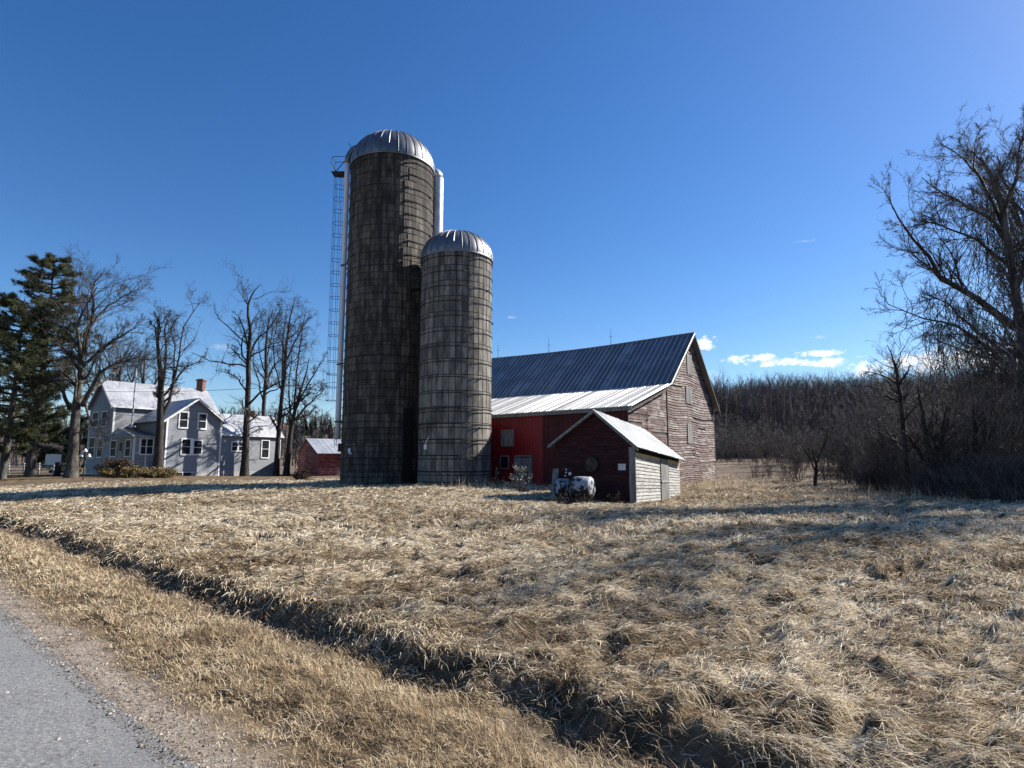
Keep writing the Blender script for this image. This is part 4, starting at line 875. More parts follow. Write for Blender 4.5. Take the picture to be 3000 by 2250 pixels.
for wl_, bx in ((front, (-.04, .14, SB, ze, .012, .05)), (ends, (-.04, .1, SB, ze, .012, .05)), (ends, (eD - .12, eD + .02, SB, ze, .012, .05)), (wf, (wa0 - .04, wa0 + .12, SB, wze, .012, .05)), (wf, (wa1 - .12, wa1 + .05, hgz - .2, wze, .012, .05)), (xf, (xa1 - .1, xa1 + .04, hgz - .3, xze, .012, .05))):
    tr = MB(); wl_.box(tr, *bx); obj('corner_trim', tr, MATS['trim_white'], house)
def pitched(name, o3, d, a0, a1, n0, n1, nm, z_, zpk, ov, on, m_, ribn, th=.09):
    """ridge along d between a0-ov and a1+ov; eaves at n0 and n1 across"""
    s_ = (zpk - z_) / abs(nm - n0); s2 = (zpk - z_) / abs(nm - n1); sg_ = 1 if n1 > nm else -1
    r = MB(); roof_sheet(r, o3(a0 - ov, n1 + sg_ * on, z_ - s2 * on + .05), o3(a1 + ov, n1 + sg_ * on, z_ - s2 * on + .05), o3(a1 + ov, nm, zpk + .05), o3(a0 - ov, nm, zpk + .05), ribn, ribh=.02, ribw=.05, thick=th)
    r2 = MB(); roof_sheet(r2, o3(a1 + ov, n0 - sg_ * on, z_ - s_ * on + .05), o3(a0 - ov, n0 - sg_ * on, z_ - s_ * on + .05), o3(a0 - ov, nm, zpk + .05), o3(a1 + ov, nm, zpk + .05), ribn, ribh=.02, ribw=.05, thick=th)
    return obj(name, r, MATS[m_], house), obj(name, r2, MATS[m_], house)
pitched('main_roof', H3, None, 0, mLen, -eD, 0, -eD / 2, ze, zr, .4, .35, 'roof_house', 24)
pitched('extension_roof', lambda a, n, z: H3(a, n, z), None, wa1 + .2, xa1, wN - .25 - 4.2, wN - .25, wN - .25 - 2.1, xze, xf.hit(720, 1221)[1] + .3, .3, .3, 'roof_house', 14)
W3 = lambda a, n, z: H3(n, a, z)       # wing: ridge along HN
pitched('wing_roof', W3, None, -eD / 2 + .6, wN, wa1, wa0, wap, wze, wzp, .45, .5, 'roof_house', 12)
rk = MB()
for A_, B_ in ((H3(wap, wN + .46, wzp + .02), H3(wa0 - .5, wN + .46, wze - (wzp - wze) / (wap - wa0) * .5)), (H3(wap, wN + .46, wzp + .02), H3(wa1 + .5, wN + .46, wze - (wzp - wze) / (wa1 - wap) * .5)),
               (H3(-.42, -eD / 2, zr + .02), H3(-.42, .35, ze - (zr - ze) / (eD / 2) * .35)), (H3(-.42, -eD / 2, zr + .02), H3(-.42, -eD - .35, ze - (zr - ze) / (eD / 2) * .35))):
    rk.box(A_, B_ - A_, (0, 0, -.2), np.append(-HN * .04 if A_[0] > H3(-.4, 0, 0)[0] + 1 else HD * .04, 0)); obj('rake_board', rk, MATS['trim_white'], house); rk = MB()
rk.box(H3(-.4, .36, ze - .36), np.append(HD * (mLen + .8), 0), np.append(-HN * .04, 0), (0, 0, .16)); obj('eave_board', rk, MATS['trim_white'], house); rk = MB(); rk.box(H3(wa1 + .3, wN + .06, xze - .3), np.append(HD * (xa1 - wa1), 0), np.append(-HN * .04, 0), (0, 0, .14))
obj('eave_board', rk, MATS['trim_white'], house)
cm = MB(); cw_ = Wall(rl, HD, HN).hit(589, 1130)[0]; cp_ = H3(cw_, -eD / 2, zr); cm.cbox(cp_ + [0, 0, .35], .75, .75, 1.5); ch_ = obj('chimney', cm, MATS['brick'], house); cm = MB(); cm.cbox(cp_ + [0, 0, 1.12], .95, .95, .16); cm.cbox(cp_ + [0, 0, 1.25], .6, .6, .1); obj('chimney_cap', cm, MATS['brick'], ch_)
cm = MB(); cw_ = Wall(H3(0, wN - 2.35, 0)[:2], HD, HN).hit(742, 1215)[0]; cp_ = H3(cw_, wN - 2.35, xze + 2.0); cm.cbox(cp_, .5, .5, 1.6); obj('chimney', cm, MATS['brick'], house, label='small dark chimney on the extension')
tm = MB(); b_ = at(386, 1249, 62.5); t_ = at(400, 1080, 62.5); tm.tubes(np.array([b_ + [0, 0, -.2], t_]), np.array([.09, .05]), 8); tm.cbox(b_, .5, .5, .12); tm.tubes(np.array([t_, t_ + [0, 0, -1.0]]), .05, 8)
obj('vent_mast', tm, MATS['pipe_white'], house)

# ---- far small red shed
rk0 = at(935, 1380, 66); rg = hz(rk0[0], rk0[1]); u1 = unit(62); u2 = np.array([-u1[1], u1[0]])
rs_ = Wall(rk0[:2], u1, np.array([u1[1], -u1[0]])); rg_ = Wall(rk0[:2], u2, -u1)
rsh = thing('small_shed', 'little faded red outbuilding with bright metal roof between the trees and the tall silo', 'shed', (rk0[0], rk0[1], rg))
ga = rg_.hit(873, 1350)[0]; zev = rg_.hit(934, 1328)[1]; zpk = zev + 1.75
gsp = lambda z: (0 if z < zev else (z - zev) / (zpk - zev) * ga / 2, ga if z < zev else ga - (z - zev) / (zpk - zev) * ga / 2)
obj('gable_wall', siding(rg_, rg - .4, zpk, gsp, .2, jit=.1), MATS['red_far'], rsh); obj('side_wall', siding(rs_, rg - .4, zev, lambda z: (0, 4.6), .2, jit=.12, thick=.04), MATS['red_far'], rsh)
def S3(a, n, z): q = rk0[:2] + u1 * a + u2 * n; return np.array([q[0], q[1], z])
k_ = MB(); k_.prism([S3(.03, .03, rg - .4), S3(.03, ga - .03, rg - .4), S3(.03, ga - .03, zev), S3(.03, ga / 2, zpk - .05), S3(.03, .03, zev)], np.append(u1 * 4.5, 0)); obj('inner_walls', k_, MATS['red_far'], rsh)
r = MB(); sl2 = 1.75 / (ga / 2); roof_sheet(r, S3(-.3, -.3, zev - .3 * sl2 + .05), S3(4.8, -.3, zev - .3 * sl2 + .05), S3(4.8, ga / 2, zpk + .05), S3(-.3, ga / 2, zpk + .05), 9); obj('roof', r, MATS['roof_house'], rsh)
r = MB(); roof_sheet(r, S3(4.8, ga + .3, zev - .3 * sl2 + .05), S3(-.3, ga + .3, zev - .3 * sl2 + .05), S3(-.3, ga / 2, zpk + .05), S3(4.8, ga / 2, zpk + .05), 9); obj('roof', r, MATS['roof_house'], rsh)
wq = rg_.hit(909, 1312); m_ = frame_boxes(rg_, wq[0] - .22, wq[0] + .22, wq[1] - .3, wq[1] + .3, .07, 0, .06); f_ = obj('window', m_, MATS['trim_weathered'], rsh); g = MB(); rg_.box(g, wq[0] - .22, wq[0] + .22, wq[1] - .3, wq[1] + .3, .03, .04); obj('pane', g, MATS['glass'], f_)
del r

# ------------------------------------------------------------------ bare trees
def norm(v): return v / (np.linalg.norm(v, axis=-1, keepdims=True) + 1e-9)
def kids(P, R, c, lf, ang, wig, up, m, rf, umin=.25, umax=1., rmin=.004, lmin=0., taper=.25, down=0.):
    """children of an array of polylines: P (N,m,3), R (N,m)"""
    n, mp, _ = P.shape; idx = np.repeat(np.arange(n), c); k = len(idx); u = rng.uniform(umin, umax, k) * (mp - 1); i = np.minimum(u.astype(int), mp - 2); f = (u - i)[:, None]
    p = P[idx, i] * (1 - f) + P[idx, i + 1] * f; r = R[idx, i] * (1 - f[:, 0]) + R[idx, i + 1] * f[:, 0]
    T = norm(P[idx, i + 1] - P[idx, i]); Q = norm(np.cross(T, rng.normal(size=(k, 3)))); a = (ang * rng.uniform(.6, 1.3, k))[:, None]
    d = np.cos(a) * T + np.sin(a) * Q
    LP = np.linalg.norm(np.diff(P, axis=1), axis=2).sum(1)[idx]; ln = np.maximum(LP * lf * (1.15 - .6 * u / (mp - 1)) * rng.uniform(.5, 1.25, k), lmin)
    out = np.zeros((k, m, 3)); out[:, 0] = p; st = (ln / (m - 1))[:, None]
    for q in range(1, m):
        d = norm(d + rng.normal(0, wig, (k, 3)) + np.array([0, 0, up])); out[:, q] = out[:, q - 1] + d * st
        if down: out[:, q, 2] -= down * st[:, 0] * q
    rr = np.maximum(r * rf, rmin)[:, None] * np.linspace(1, taper, m)[None]
    return out, rr
def smooth_poly(pts, m, wig=0.):
    pts = np.array(pts, float); d = np.concatenate([[0], np.cumsum(np.linalg.norm(np.diff(pts[:, :3], axis=0), axis=1))]); t = np.linspace(0, d[-1], m)
    o = np.stack([np.interp(t, d, pts[:, j]) for j in range(pts.shape[1])], 1)
    if wig: o[1:-1, :3] += rng.normal(0, wig, (m - 2, 3))
    return o
def tree_from(name, label, cat, Y, trunk, limbs, levels, barkm, twigm, group=None, seedbranch=None, dz=1.2, wig=.05, rminf=.006, base_flare=1.35):
    """trunk and limbs as (px, py, radius) columns read at distance Y, with real spread in depth"""
    def conv(pl, dy0, dy1):
        n = len(pl); o = []
        for i, (px, py, r) in enumerate(pl):
            yy = Y + dy0 + (dy1 - dy0) * i / max(1, n - 1); q = at(px, py, yy); o.append([*q, r])
        return o
    tk = smooth_poly(conv(trunk, 0, 0), max(8, len(trunk) * 3), 0); gz_ = hz(tk[0, 0], tk[0, 1]); tk[0, 2] = gz_ - .25
    tk[0, 3] *= base_flare; tk[1, 3] *= 1.08
    root = thing(name, label, cat, (tk[0, 0], tk[0, 1], gz_), group=group)
    tm_ = MB(); tk[1:, :2] += rng.normal(0, .015, (len(tk) - 1, 2)); tm_.tubes(tk[:, :3], tk[:, 3], 12); 
    obj('trunk', tm_, MATS[barkm], root, smooth=True)
    cr = MB(); Ls = []
    for i, lb in enumerate(limbs):
        q = smooth_poly(conv(lb[0], lb[1], lb[2]), 9, wig); cr.tubes(q[:, :3], q[:, 3], 8, rng.random()); Ls.append(q)
    tt = smooth_poly(tk, 9); Ls.append(tt)
    P = np.array([q[:, :3] for q in Ls]); R = np.array([q[:, 3] for q in Ls])
    lbm = MB()
    for li, lv in enumerate(levels):
        P, R = kids(P, R, **lv)
        k = 6 if li == 0 else (4 if li == 1 else 3)
        (cr if li < 2 else lbm).tubes(P, R, k, rng.uniform(0, 1, len(P)))
    c = obj('crown', cr, MATS[barkm], root, smooth=True)
    if lbm.v: obj('twigs', lbm, MATS[twigm], c)
    return root
LOC = [dict(c=14, lf=.30, ang=.95, wig=.36, up=.10, m=7, rf=.45, umin=.3, rmin=.018), dict(c=7, lf=.55, ang=.8, wig=.38, up=.05, m=6, rf=.5, rmin=.013, umin=.2), dict(c=6, lf=.55, ang=.8, wig=.3, up=.03, m=5, rf=.55, rmin=.007, umin=.2), dict(c=3, lf=.6, ang=.7, wig=.3, up=0., m=4, rf=.6, rmin=.005, umin=.3)]
tree_from('bare_tree', 'tall bare dark tree with crooked limbs before the house extension, thickest of the row', 'tree', 66.5,
    [(716, 1395, .42), (722, 1250, .33), (727, 1150, .28), (728, 1050, .24), (733, 970, .17), (724, 905, .12), (738, 860, .08), (760, 835, .03)],
    [([(727, 1060, .13), (745, 1000, .1), (775, 975, .08), (812, 930, .06), (830, 885, .03)], 0, 1.2), ([(728, 1020, .1), (712, 960, .08), (700, 925, .05), (688, 918, .03)], 0, -1),
     ([(727, 1160, .09), (700, 1110, .07), (672, 1095, .05), (648, 1088, .02)], 0, -1.5), ([(724, 1240, .09), (745, 1225, .07), (762, 1205, .03)], 0, -.8), ([(728, 1080, .09), (700, 1040, .07), (678, 1018, .04)], 0, .8), ([(722, 1280, .06), (748, 1262, .04), (768, 1255, .02)], 0, -.6)],
    LOC, 'bark_dark', 'twig', 'bare trees by the house')
tree_from('bare_tree', 'slender bare tree standing behind the house extension roof', 'tree', 86,
    [(772, 1395, .3), (772, 1200, .27), (780, 1090, .22), (778, 1010, .16), (786, 950, .1), (800, 905, .04)],
    [([(775, 1190, .14), (757, 1120, .1), (742, 1060, .06), (745, 1000, .04)], 0, 1), ([(779, 1060, .12), (795, 1000, .08), (800, 930, .05), (818, 885, .02)], 0, 1), ([(779, 1100, .1), (760, 1040, .07), (757, 980, .04), (770, 905, .02)], 0, -1)],
    LOC, 'bark_dark', 'twig', 'bare trees by the house')
tree_from('bare_tree', 'bare dark tree with upright limbs at the right corner of the house', 'tree', 70,
    [(808, 1398, .33), (815, 1290, .26), (822, 1200, .23), (833, 1100, .2), (840, 1000, .15), (848, 940, .1), (862, 880, .04)],
    [([(818, 1270, .13), (800, 1235, .1), (787, 1215, .05)], 0, -.8), ([(825, 1180, .14), (828, 1050, .1), (832, 960, .07), (843, 895, .03)], 0, 1.5), ([(836, 1060, .12), (862, 1010, .09), (880, 970, .06), (905, 930, .03)], 0, 1), ([(826, 1150, .1), (806, 1080, .07), (800, 1010, .05), (812, 940, .03)], 0, -1)],
    LOC, 'bark_dark', 'twig', 'bare trees by the house')
tree_from('bare_tree', 'wide-spreading bare tree beside the small red outbuilding, nearest the tall silo', 'tree', 70,
    [(838, 1398, .36), (845, 1330, .30), (852, 1260, .26), (862, 1210, .2), (880, 1150, .13), (900, 1080, .07), (905, 1050, .04)],
    [([(855, 1240, .15), (890, 1200, .11), (925, 1165, .07), (950, 1140, .03)], 0, 1), ([(862, 1205, .14), (868, 1100, .1), (880, 1010, .07), (893, 925, .03)], 0, 1), ([(860, 1210, .13), (900, 1130, .09), (930, 1080, .06), (945, 1050, .02)], 0, -1.2), ([(856, 1230, .1), (905, 1215, .07), (925, 1190, .04)], 0, -1.6), ([(850, 1260, .1), (845, 1150, .08), (855, 1040, .05), (850, 960, .02)], 0, 1.4), ([(870, 1180, .1), (905, 1150, .07), (930, 1155, .04), (945, 1120, .02)], 0, .5)],
    LOC, 'bark_dark', 'twig', 'bare trees by the house')
tree_from('bare_tree', 'forked bare tree directly in front of the porch behind the yellowish bush', 'tree', 57,
    [(462, 1372, .42), (466, 1300, .36), (470, 1230, .32), (472, 1165, .28), (470, 1090, .2), (462, 1010, .14), (465, 940, .1), (452, 915, .05)],
    [([(472, 1225, .2), (492, 1190, .16), (500, 1140, .13), (520, 1080, .1), (530, 1010, .07), (545, 940, .05), (590, 880, .02)], 0, 1), ([(472, 1150, .17), (480, 1100, .13), (488, 1040, .09), (482, 960, .06), (500, 905, .03)], 0, -1), ([(500, 1130, .1), (545, 1075, .07), (575, 1065, .04), (605, 1040, .02)], .5, 2), ([(464, 1180, .06), (458, 1160, .05), (452, 1150, .03)], 0, -.8), ([(505, 1110, .08), (515, 1020, .06), (500, 970, .04), (520, 930, .02)], .5, -1.5), ([(462, 1010, .08), (455, 960, .06), (440, 945, .03)], 0, -.6)],
    LOC, 'bark_dark', 'twig', 'bare trees by the house')
MAP = [dict(c=17, lf=.5, ang=.75, wig=.22, up=.08, m=7, rf=.42, umin=.3, rmin=.02), dict(c=8, lf=.5, ang=.65, wig=.22, up=.06, m=6, rf=.5, rmin=.013, umin=.2), dict(c=7, lf=.55, ang=.6, wig=.22, up=.04, m=5, rf=.55, rmin=.007, umin=.2), dict(c=4, lf=.55, ang=.55, wig=.22, up=.02, m=4, rf=.6, rmin=.005, umin=.2)]
tree_from('bare_tree', 'big spreading bare tree with pale trunk at the left end of the house', 'tree', 56,
    [(209, 1382, 0.496), (216, 1300, 0.384), (220, 1230, 0.368), (226, 1170, 0.320), (236, 1100, 0.272), (238, 1040, 0.240), (232, 1000, 0.160), (224, 950, 0.120), (262, 880, 0.080), (283, 840, 0.040)],
    [([(205, 1200, .18), (190, 1160, .15), (165, 1120, .1), (142, 1095, .06), (130, 1105, .03)], 0, -1.5), ([(240, 1190, .22), (272, 1130, .18), (300, 1080, .13), (345, 1062, .1), (405, 1045, .06), (440, 1055, .03)], 0, -2), ([(238, 1060, .2), (262, 980, .16), (275, 900, .11), (270, 840, .08), (300, 800, .04)], 0, 1.5),
     ([(234, 1020, .18), (200, 975, .14), (175, 955, .1), (130, 930, .07), (95, 905, .03)], 0, 1), ([(238, 1080, .17), (300, 1020, .13), (350, 985, .09), (400, 960, .04)], 0, 1), ([(230, 1080, .14), (200, 1035, .11), (180, 1010, .06)], 0, -2), ([(262, 960, .12), (310, 900, .09), (360, 870, .06), (400, 850, .03)], 0, 2), ([(226, 1130, .12), (190, 1095, .09), (170, 1080, .05)], 0, 2), ([(250, 1180, .12), (265, 1240, .06), (290, 1270, .03)], 0, -2)],
    MAP, 'bark_pale', 'twig_grey', 'bare trees by the house')
BK = [dict(c=14, lf=.45, ang=.7, wig=.2, up=.1, m=6, rf=.42, umin=.25, rmin=.02), dict(c=9, lf=.5, ang=.6, wig=.2, up=.06, m=5, rf=.5, rmin=.014, umin=.15), dict(c=7, lf=.5, ang=.55, wig=.2, up=.03, m=4, rf=.6, rmin=.011, umin=.15)]
for (px, Y, lab) in ((350, 100, 'round-crowned bare tree behind the left part of the house roof'), (290, 108, 'bare tree behind the left gable of the house'), (420, 104, 'round-crowned bare tree showing above the middle of the house roof')):
    tree_from('bare_tree', lab, 'tree', Y, [(px, 1340, .4), (px + 3, 1200, .3), (px, 1120, .2), (px + 4, 1040, .08)],
        [([(px, 1200, .2), (px - 40, 1110, .12), (px - 55, 1050, .04)], 0, 2), ([(px, 1190, .2), (px + 42, 1110, .12), (px + 50, 1045, .04)], 0, -2), ([(px, 1150, .15), (px - 10, 1080, .1), (px + 10, 1015, .03)], 0, 3)], BK, 'bark_dark', 'twig_grey', 'bare trees behind the house')

# pines
def pine(label, Y, trunk, H_, tiers, spread, group='pines on the left', m_='needles', side=None, nn=.5, low=.16):
    base = at(*trunk, Y); gz_ = hz(base[0], base[1]); root = thing('pine_tree', label, 'tree', (base[0], base[1], gz_), group=group)
    b0 = np.array([base[0], base[1], gz_ - .2]); tp = np.array([base[0] + .4, base[1], gz_ + H_]); tk = smooth_poly([[*b0, H_ * .021], [*(b0 * .5 + tp * .5 + [.15, 0, 0]), H_ * .013], [*tp, .03]], 10)
    t_ = MB(); t_.tubes(tk[:, :3], tk[:, 3], 12); obj('trunk', t_, MATS['bark_pale'], root, smooth=True)
    PP, RR = [], []; bm_ = MB()
    for i in range(tiers):
        f = low + (1 - low) * (i / tiers) ** .9; hh = H_ * f; nb = rng.integers(3, 6); prof = min(1, .35 + (f - low) * 2.2) * (1.12 - f) ** .62
        c_ = b0 + (tp - b0) * f
        for k in range(nb):
            a = rng.uniform(0, 2 * math.pi); ln = spread * prof * rng.uniform(.55, 1.2)
            d = np.array([math.cos(a), math.sin(a), 0]); q = np.array([c_ + d * ln * s + [0, 0, ln * (.03 * s + .22 * s * s) + rng.normal(0, .05)] for s in np.linspace(0, 1, 6)]); PP.append(q); RR.append(np.linspace(.075, .02, 6) * (H_ / 18))
    P = np.array(PP); R = np.array(RR); bm_.tubes(P, R, 5)
    P2, R2_ = kids(P, R, 13, .34, .75, .12, .05, 4, .5, umin=.3, rmin=.012); P2[:, :, 2] = P2[:, :1, 2] + (P2[:, :, 2] - P2[:, :1, 2]) * .45 ; bm_.tubes(P2, R2_, 3)
    cr = obj('crown', bm_, MATS['bark_dark'], root)
    P3, R3_ = kids(P2, R2_, 5, .55, .6, .15, .12, 3, .5, umin=.25, rmin=.008)
    ends_ = np.concatenate([P3[:, 1], P3[:, 2], P2[:, 2], P2[:, 3]]); dirs = norm(np.concatenate([P3[:, 2] - P3[:, 0]] * 2 + [P2[:, 3] - P2[:, 1]] * 2))
    n = int(9 * nn); c = np.repeat(ends_, n, 0); D = norm(np.repeat(dirs, n, 0) * .6 + rng.normal(0, .7, (len(c), 3)) + [0, 0, .25]); ln = rng.uniform(.14, .34, len(c))[:, None]
    c = c + rng.normal(0, .06, c.shape); sd = norm(np.cross(D, rng.normal(size=D.shape))) * .022
    V = np.stack([c - sd, c + sd, c + D * ln + sd * .3, c + D * ln - sd * .3], 1).reshape(-1, 3); Fc = np.arange(len(V)).reshape(-1, 4)
    tint = np.clip(np.repeat(np.repeat(rng.random(len(ends_)), 1), n) * .6 + .2 + rng.normal(0, .1, len(c)), 0, 1)
    obj('needles', MB().add(V, Fc, tint), MATS[m_], cr); return root
pine('tall dark pine with drooping plumes behind the big bare tree', 60, (88, 1372), 22.0, 36, 5.4)
pine('pine with grey trunk cut off by the left photo edge, sunlit green lower boughs', 55, (8, 1376), 16.5, 28, 5.6)
pine('shorter dark evergreen at the left end of the house', 82, (165, 1350), 6.0, 14, 3.6, m_='needles_dark', low=.04)
pine('small dark evergreen tucked behind the corner of the house', 80, (225, 1350), 7.5, 14, 2.6, m_='needles_dark', low=.04)

# rhododendron-like shrub in front of the porch, dark bush near the small shed
def leafy(name, label, c, rx, ry, h, n, m_, sz, group=None, holes=True, stems=40):
    gz_ = hz(c[0], c[1]); root = thing(name, label, 'shrub', (c[0], c[1], gz_), group=group)
    sm = MB(); P = []
    for i in range(stems):
        a = rng.uniform(0, 6.28); rr_ = math.sqrt(rng.random()) * .95; e = np.array([c[0] + math.cos(a) * rx * rr_, c[1] + math.sin(a) * ry * rr_, gz_ + h * rng.uniform(.5, 1) * (1 - .5 * rr_ ** 2)]); b = np.array([c[0] + (e[0] - c[0]) * .35, c[1] + (e[1] - c[1]) * .35, gz_ - .05]); P.append([b, (b + e) / 2 + rng.normal(0, .1, 3), e])
    P = np.array(P); sm.tubes(P, np.broadcast_to(np.array([.02, .014, .006]), P.shape[:2]), 4); P2, R2_ = kids(P, np.full(P.shape[:2], .01), 6, .5, .7, .25, .1, 4, .6); sm.tubes(P2, R2_, 3)
    st = obj('stems', sm, MATS['twig'], root)
    src = P2[rng.integers(0, len(P2), n // 6), rng.integers(1, 4, n // 6)]; cc = np.repeat(src, 6, 0) + rng.normal(0, sz * .7, (n // 6 * 6, 3)); D = norm(rng.normal(size=cc.shape) + [0, 0, -.2]); sd = norm(np.cross(D, rng.normal(size=D.shape))) * sz * .28
    L_ = sz * rng.uniform(.7, 1.3, len(cc))[:, None]; V = np.stack([cc, cc + D * L_ * .5 + sd, cc + D * L_, cc + D * L_ * .5 - sd], 1).reshape(-1, 3)
    obj('leaves', MB().add(V, np.arange(len(V)).reshape(-1, 4), np.repeat(rng.random(n // 6), 6)), MATS[m_], root); return root
c_ = at(362, 1395, 55.5); leafy('shrub', 'low yellow-green leafy bush in front of the porch, left half', c_, 2.3, 1.0, 1.15, 4200, 'shrub_leaf', .14, 'bushes before the porch')
c_ = at(462, 1395, 54.5); leafy('shrub', 'low tan-leaved bush in front of the wing of the house', c_, 1.8, 1.0, .9, 4200, 'shrub_leaf', .14, 'bushes before the porch')
c_ = at(350, 1370, 58.5); leafy('shrub', 'dark reddish bush against the porch wall', c_, 2.2, .9, 1.9, 7000, 'shrub_dark', .12, 'bushes before the porch')
c_ = at(885, 1412, 47); leafy('shrub', 'small dark leafless bush beside the foot of the tall silo', c_, .9, .6, 1.0, 1800, 'shrub_dark', .09)
c_ = at(1530, 1440, 30); leafy('shrub', 'dried weed clump with pale seed heads in front of the barn door', c_, .75, .35, 1.5, 240, 'pale_leaf', .10, stems=8)
c_ = at(1680, 1476, 23.2); leafy('shrub', 'low dark dead brush in front of the blotchy tanks', c_, 1.1, .25, .55, 300, 'shrub_dark', .05, stems=30)
c_ = at(1790, 1462, 24.6); leafy('shrub', 'dark weed clump in the shade at the foot of the red shed gable', c_, .5, .25, .55, 200, 'shrub_dark', .06, stems=16)
c_ = at(1462, 1440, 33); leafy('shrub', 'thin dried weeds beside the shorter silo', c_, .7, .35, 1.1, 160, 'pale_leaf', .07, stems=14)
br_ = MB(); a_, b_, c2 = at(1470, 1409, 29.5), at(1500, 1424, 29.3), at(1540, 1432, 29.2); q = smooth_poly([a_, b_, c2], 8, .02); br_.tubes(q, np.linspace(.02, .05, 8), 6); P2, R2_ = kids(q[None], np.full((1, 8), .03), 6, .3, .7, .2, .1, 4, .5); br_.tubes(P2, R2_, 4)
tag(obj('fallen_branch', br_, MATS['bark_pale']), 'pale fallen branch lying in the shade in front of the barn', 'branch')

# fence, lamp post, farm bits at far left
def fence(label, x0, x1, Y0, Y1, n):
    a, b = at(x0, 1372, Y0), at(x1, 1372, Y1); root = thing('rail_fence', label, 'fence', (a[0], a[1], hz(a[0], a[1])))
    p0 = np.array([a[0], a[1]]); p1 = np.array([b[0], b[1]])
    for i in range(n):
        q = p0 + (p1 - p0) * i / (n - 1); g = hz(*q); m_ = MB(); m_.cbox((q[0], q[1], g + .6), .14, .14, 1.4); obj('post', m_, MATS['trim_weathered'], root)
    for zz in (.45, .8, 1.1):
        m_ = MB()
        for i in range(n - 1):
            q = p0 + (p1 - p0) * i / (n - 1); q2 = p0 + (p1 - p0) * (i + 1) / (n - 1); m_.box((q[0], q[1] - .1, hz(*q) + zz + rng.normal(0, .02)), (q2[0] - q[0], q2[1] - q[1], 0), (0, .04, 0), (0, 0, .1))
        obj('rail', m_, MATS['trim_weathered'], root)
fence('grey rail fence at the left edge beyond the pine trunk', -160, 200, 68, 72, 9)
sg_ = MB(); q = at(160, 1345, 64); sg_.box(q - [.95, 0, .6], (1.6, 0, 0), (0, .06, 0), (.0, 0, 1.1)); sg_.cbox((q[0] + .2, q[1] + .1, hz(q[0], q[1]) + .4), .12, .12, 1.2); tag(obj('board_panel', sg_, MATS['trim_white']), 'tilted white board panel against the rail fence', 'panel')
sg_ = MB(); q = at(168, 1375, 62); sg_.tubes(np.array([[q[0], q[1], hz(q[0], q[1]) - .1], [q[0] + .1, q[1], q[2] + .7]]), .3, 8); tag(obj('tree_stump', sg_, MATS['bark_dark']), 'short dark stump between the fence and the big pale-trunked tree', 'stump')
lb = at(244, 1395, 50); lp = thing('lamp_post', 'slim dark yard lamp post with two white lamp shades, left of the house', 'lamp', (lb[0], lb[1], hz(lb[0], lb[1])))
m_ = MB(); tpz = at(248, 1330, 50)[2]; m_.tubes(np.array([[lb[0], lb[1], hz(lb[0], lb[1]) - .1], [lb[0], lb[1], tpz + .25]]), .05, 8); m_.tubes(np.array([[lb[0] - .35, lb[1], tpz - .05], [lb[0] + .35, lb[1], tpz - .05]]), .025, 6); obj('pole', m_, MATS['hoop_iron'], lp)
for dx_ in (-.33, .33, 0):
    m_ = MB(); zz = tpz - (.12 if dx_ else -.3); m_.tubes(np.array([[lb[0] + dx_, lb[1], zz - .1], [lb[0] + dx_, lb[1], zz + .02], [lb[0] + dx_, lb[1], zz + .14]]), np.array([.15, .11, .03]), 10, cap=True); obj('lamp_shade', m_, MATS['trim_white'], lp)
# utility wires
def wire(label, pts, Ys, sagm, r=.012):
    A_, B_ = at(*pts[0], Ys[0]), at(*pts[1], Ys[1]); t = np.linspace(0, 1, 40)[:, None]; q = A_ + (B_ - A_) * t; q[:, 2] -= (4 * sagm * t * (1 - t))[:, 0]
    m_ = MB(); m_.tubes(q, r, 4); tag(obj('utility_wire', m_, MATS['wire_black']), label, 'wire', 'overhead wires')
wire('overhead wire running across the left sky to the tall silo, upper one', ((-200, 1112), (985, 1120)), (50, 39), .8, .014)
wire('lower overhead wire crossing in front of the house extension', ((-200, 1150), (980, 1245)), (50, 39.5), .5, .01)
wire('short wire slanting down from the silo to the trees', ((980, 1192), (905, 1228)), (39, 56), .2, .012)

# ------------------------------------------------------------------ woods on the right
def proto_tree(h, nl, lv, r0, stems=1, lean=.15, barkm='brush_twig', spread=.4):
    """template data: list of (P,R,k) in local coordinates"""
    out = []; PP, RR = [], []
    for s in range(stems):
        a = rng.uniform(0, 6.28); l = rng.uniform(.3, 1) * lean * (2.2 if stems > 1 else 1); hh = h * rng.uniform(.65, 1)
        q = [[math.cos(a) * l * hh * t ** 1.3 + (rng.normal(0, .03) * hh if 0 < t else 0) * .6, math.sin(a) * l * hh * t ** 1.3 + (rng.normal(0, .03) * hh * .6 if t > 0 else 0), hh * t - (.2 if t == 0 else 0)] for t in np.linspace(0, 1, 9)]; bo_ = rng.normal(0, .22, 2) if stems > 3 else np.zeros(2); q = [[u_[0] + bo_[0], u_[1] + bo_[1], u_[2]] for u_ in q]; PP.append(q); RR.append(r0 * np.linspace(1.15, .12, 9) / math.sqrt(stems) ** .6)
    P, R = np.array(PP), np.array(RR); out.append((P, R, 6))
    for i, l in enumerate(lv): P, R = kids(P, R, **l); out.append((P, R, 4 if i == 0 else 3))
    return out
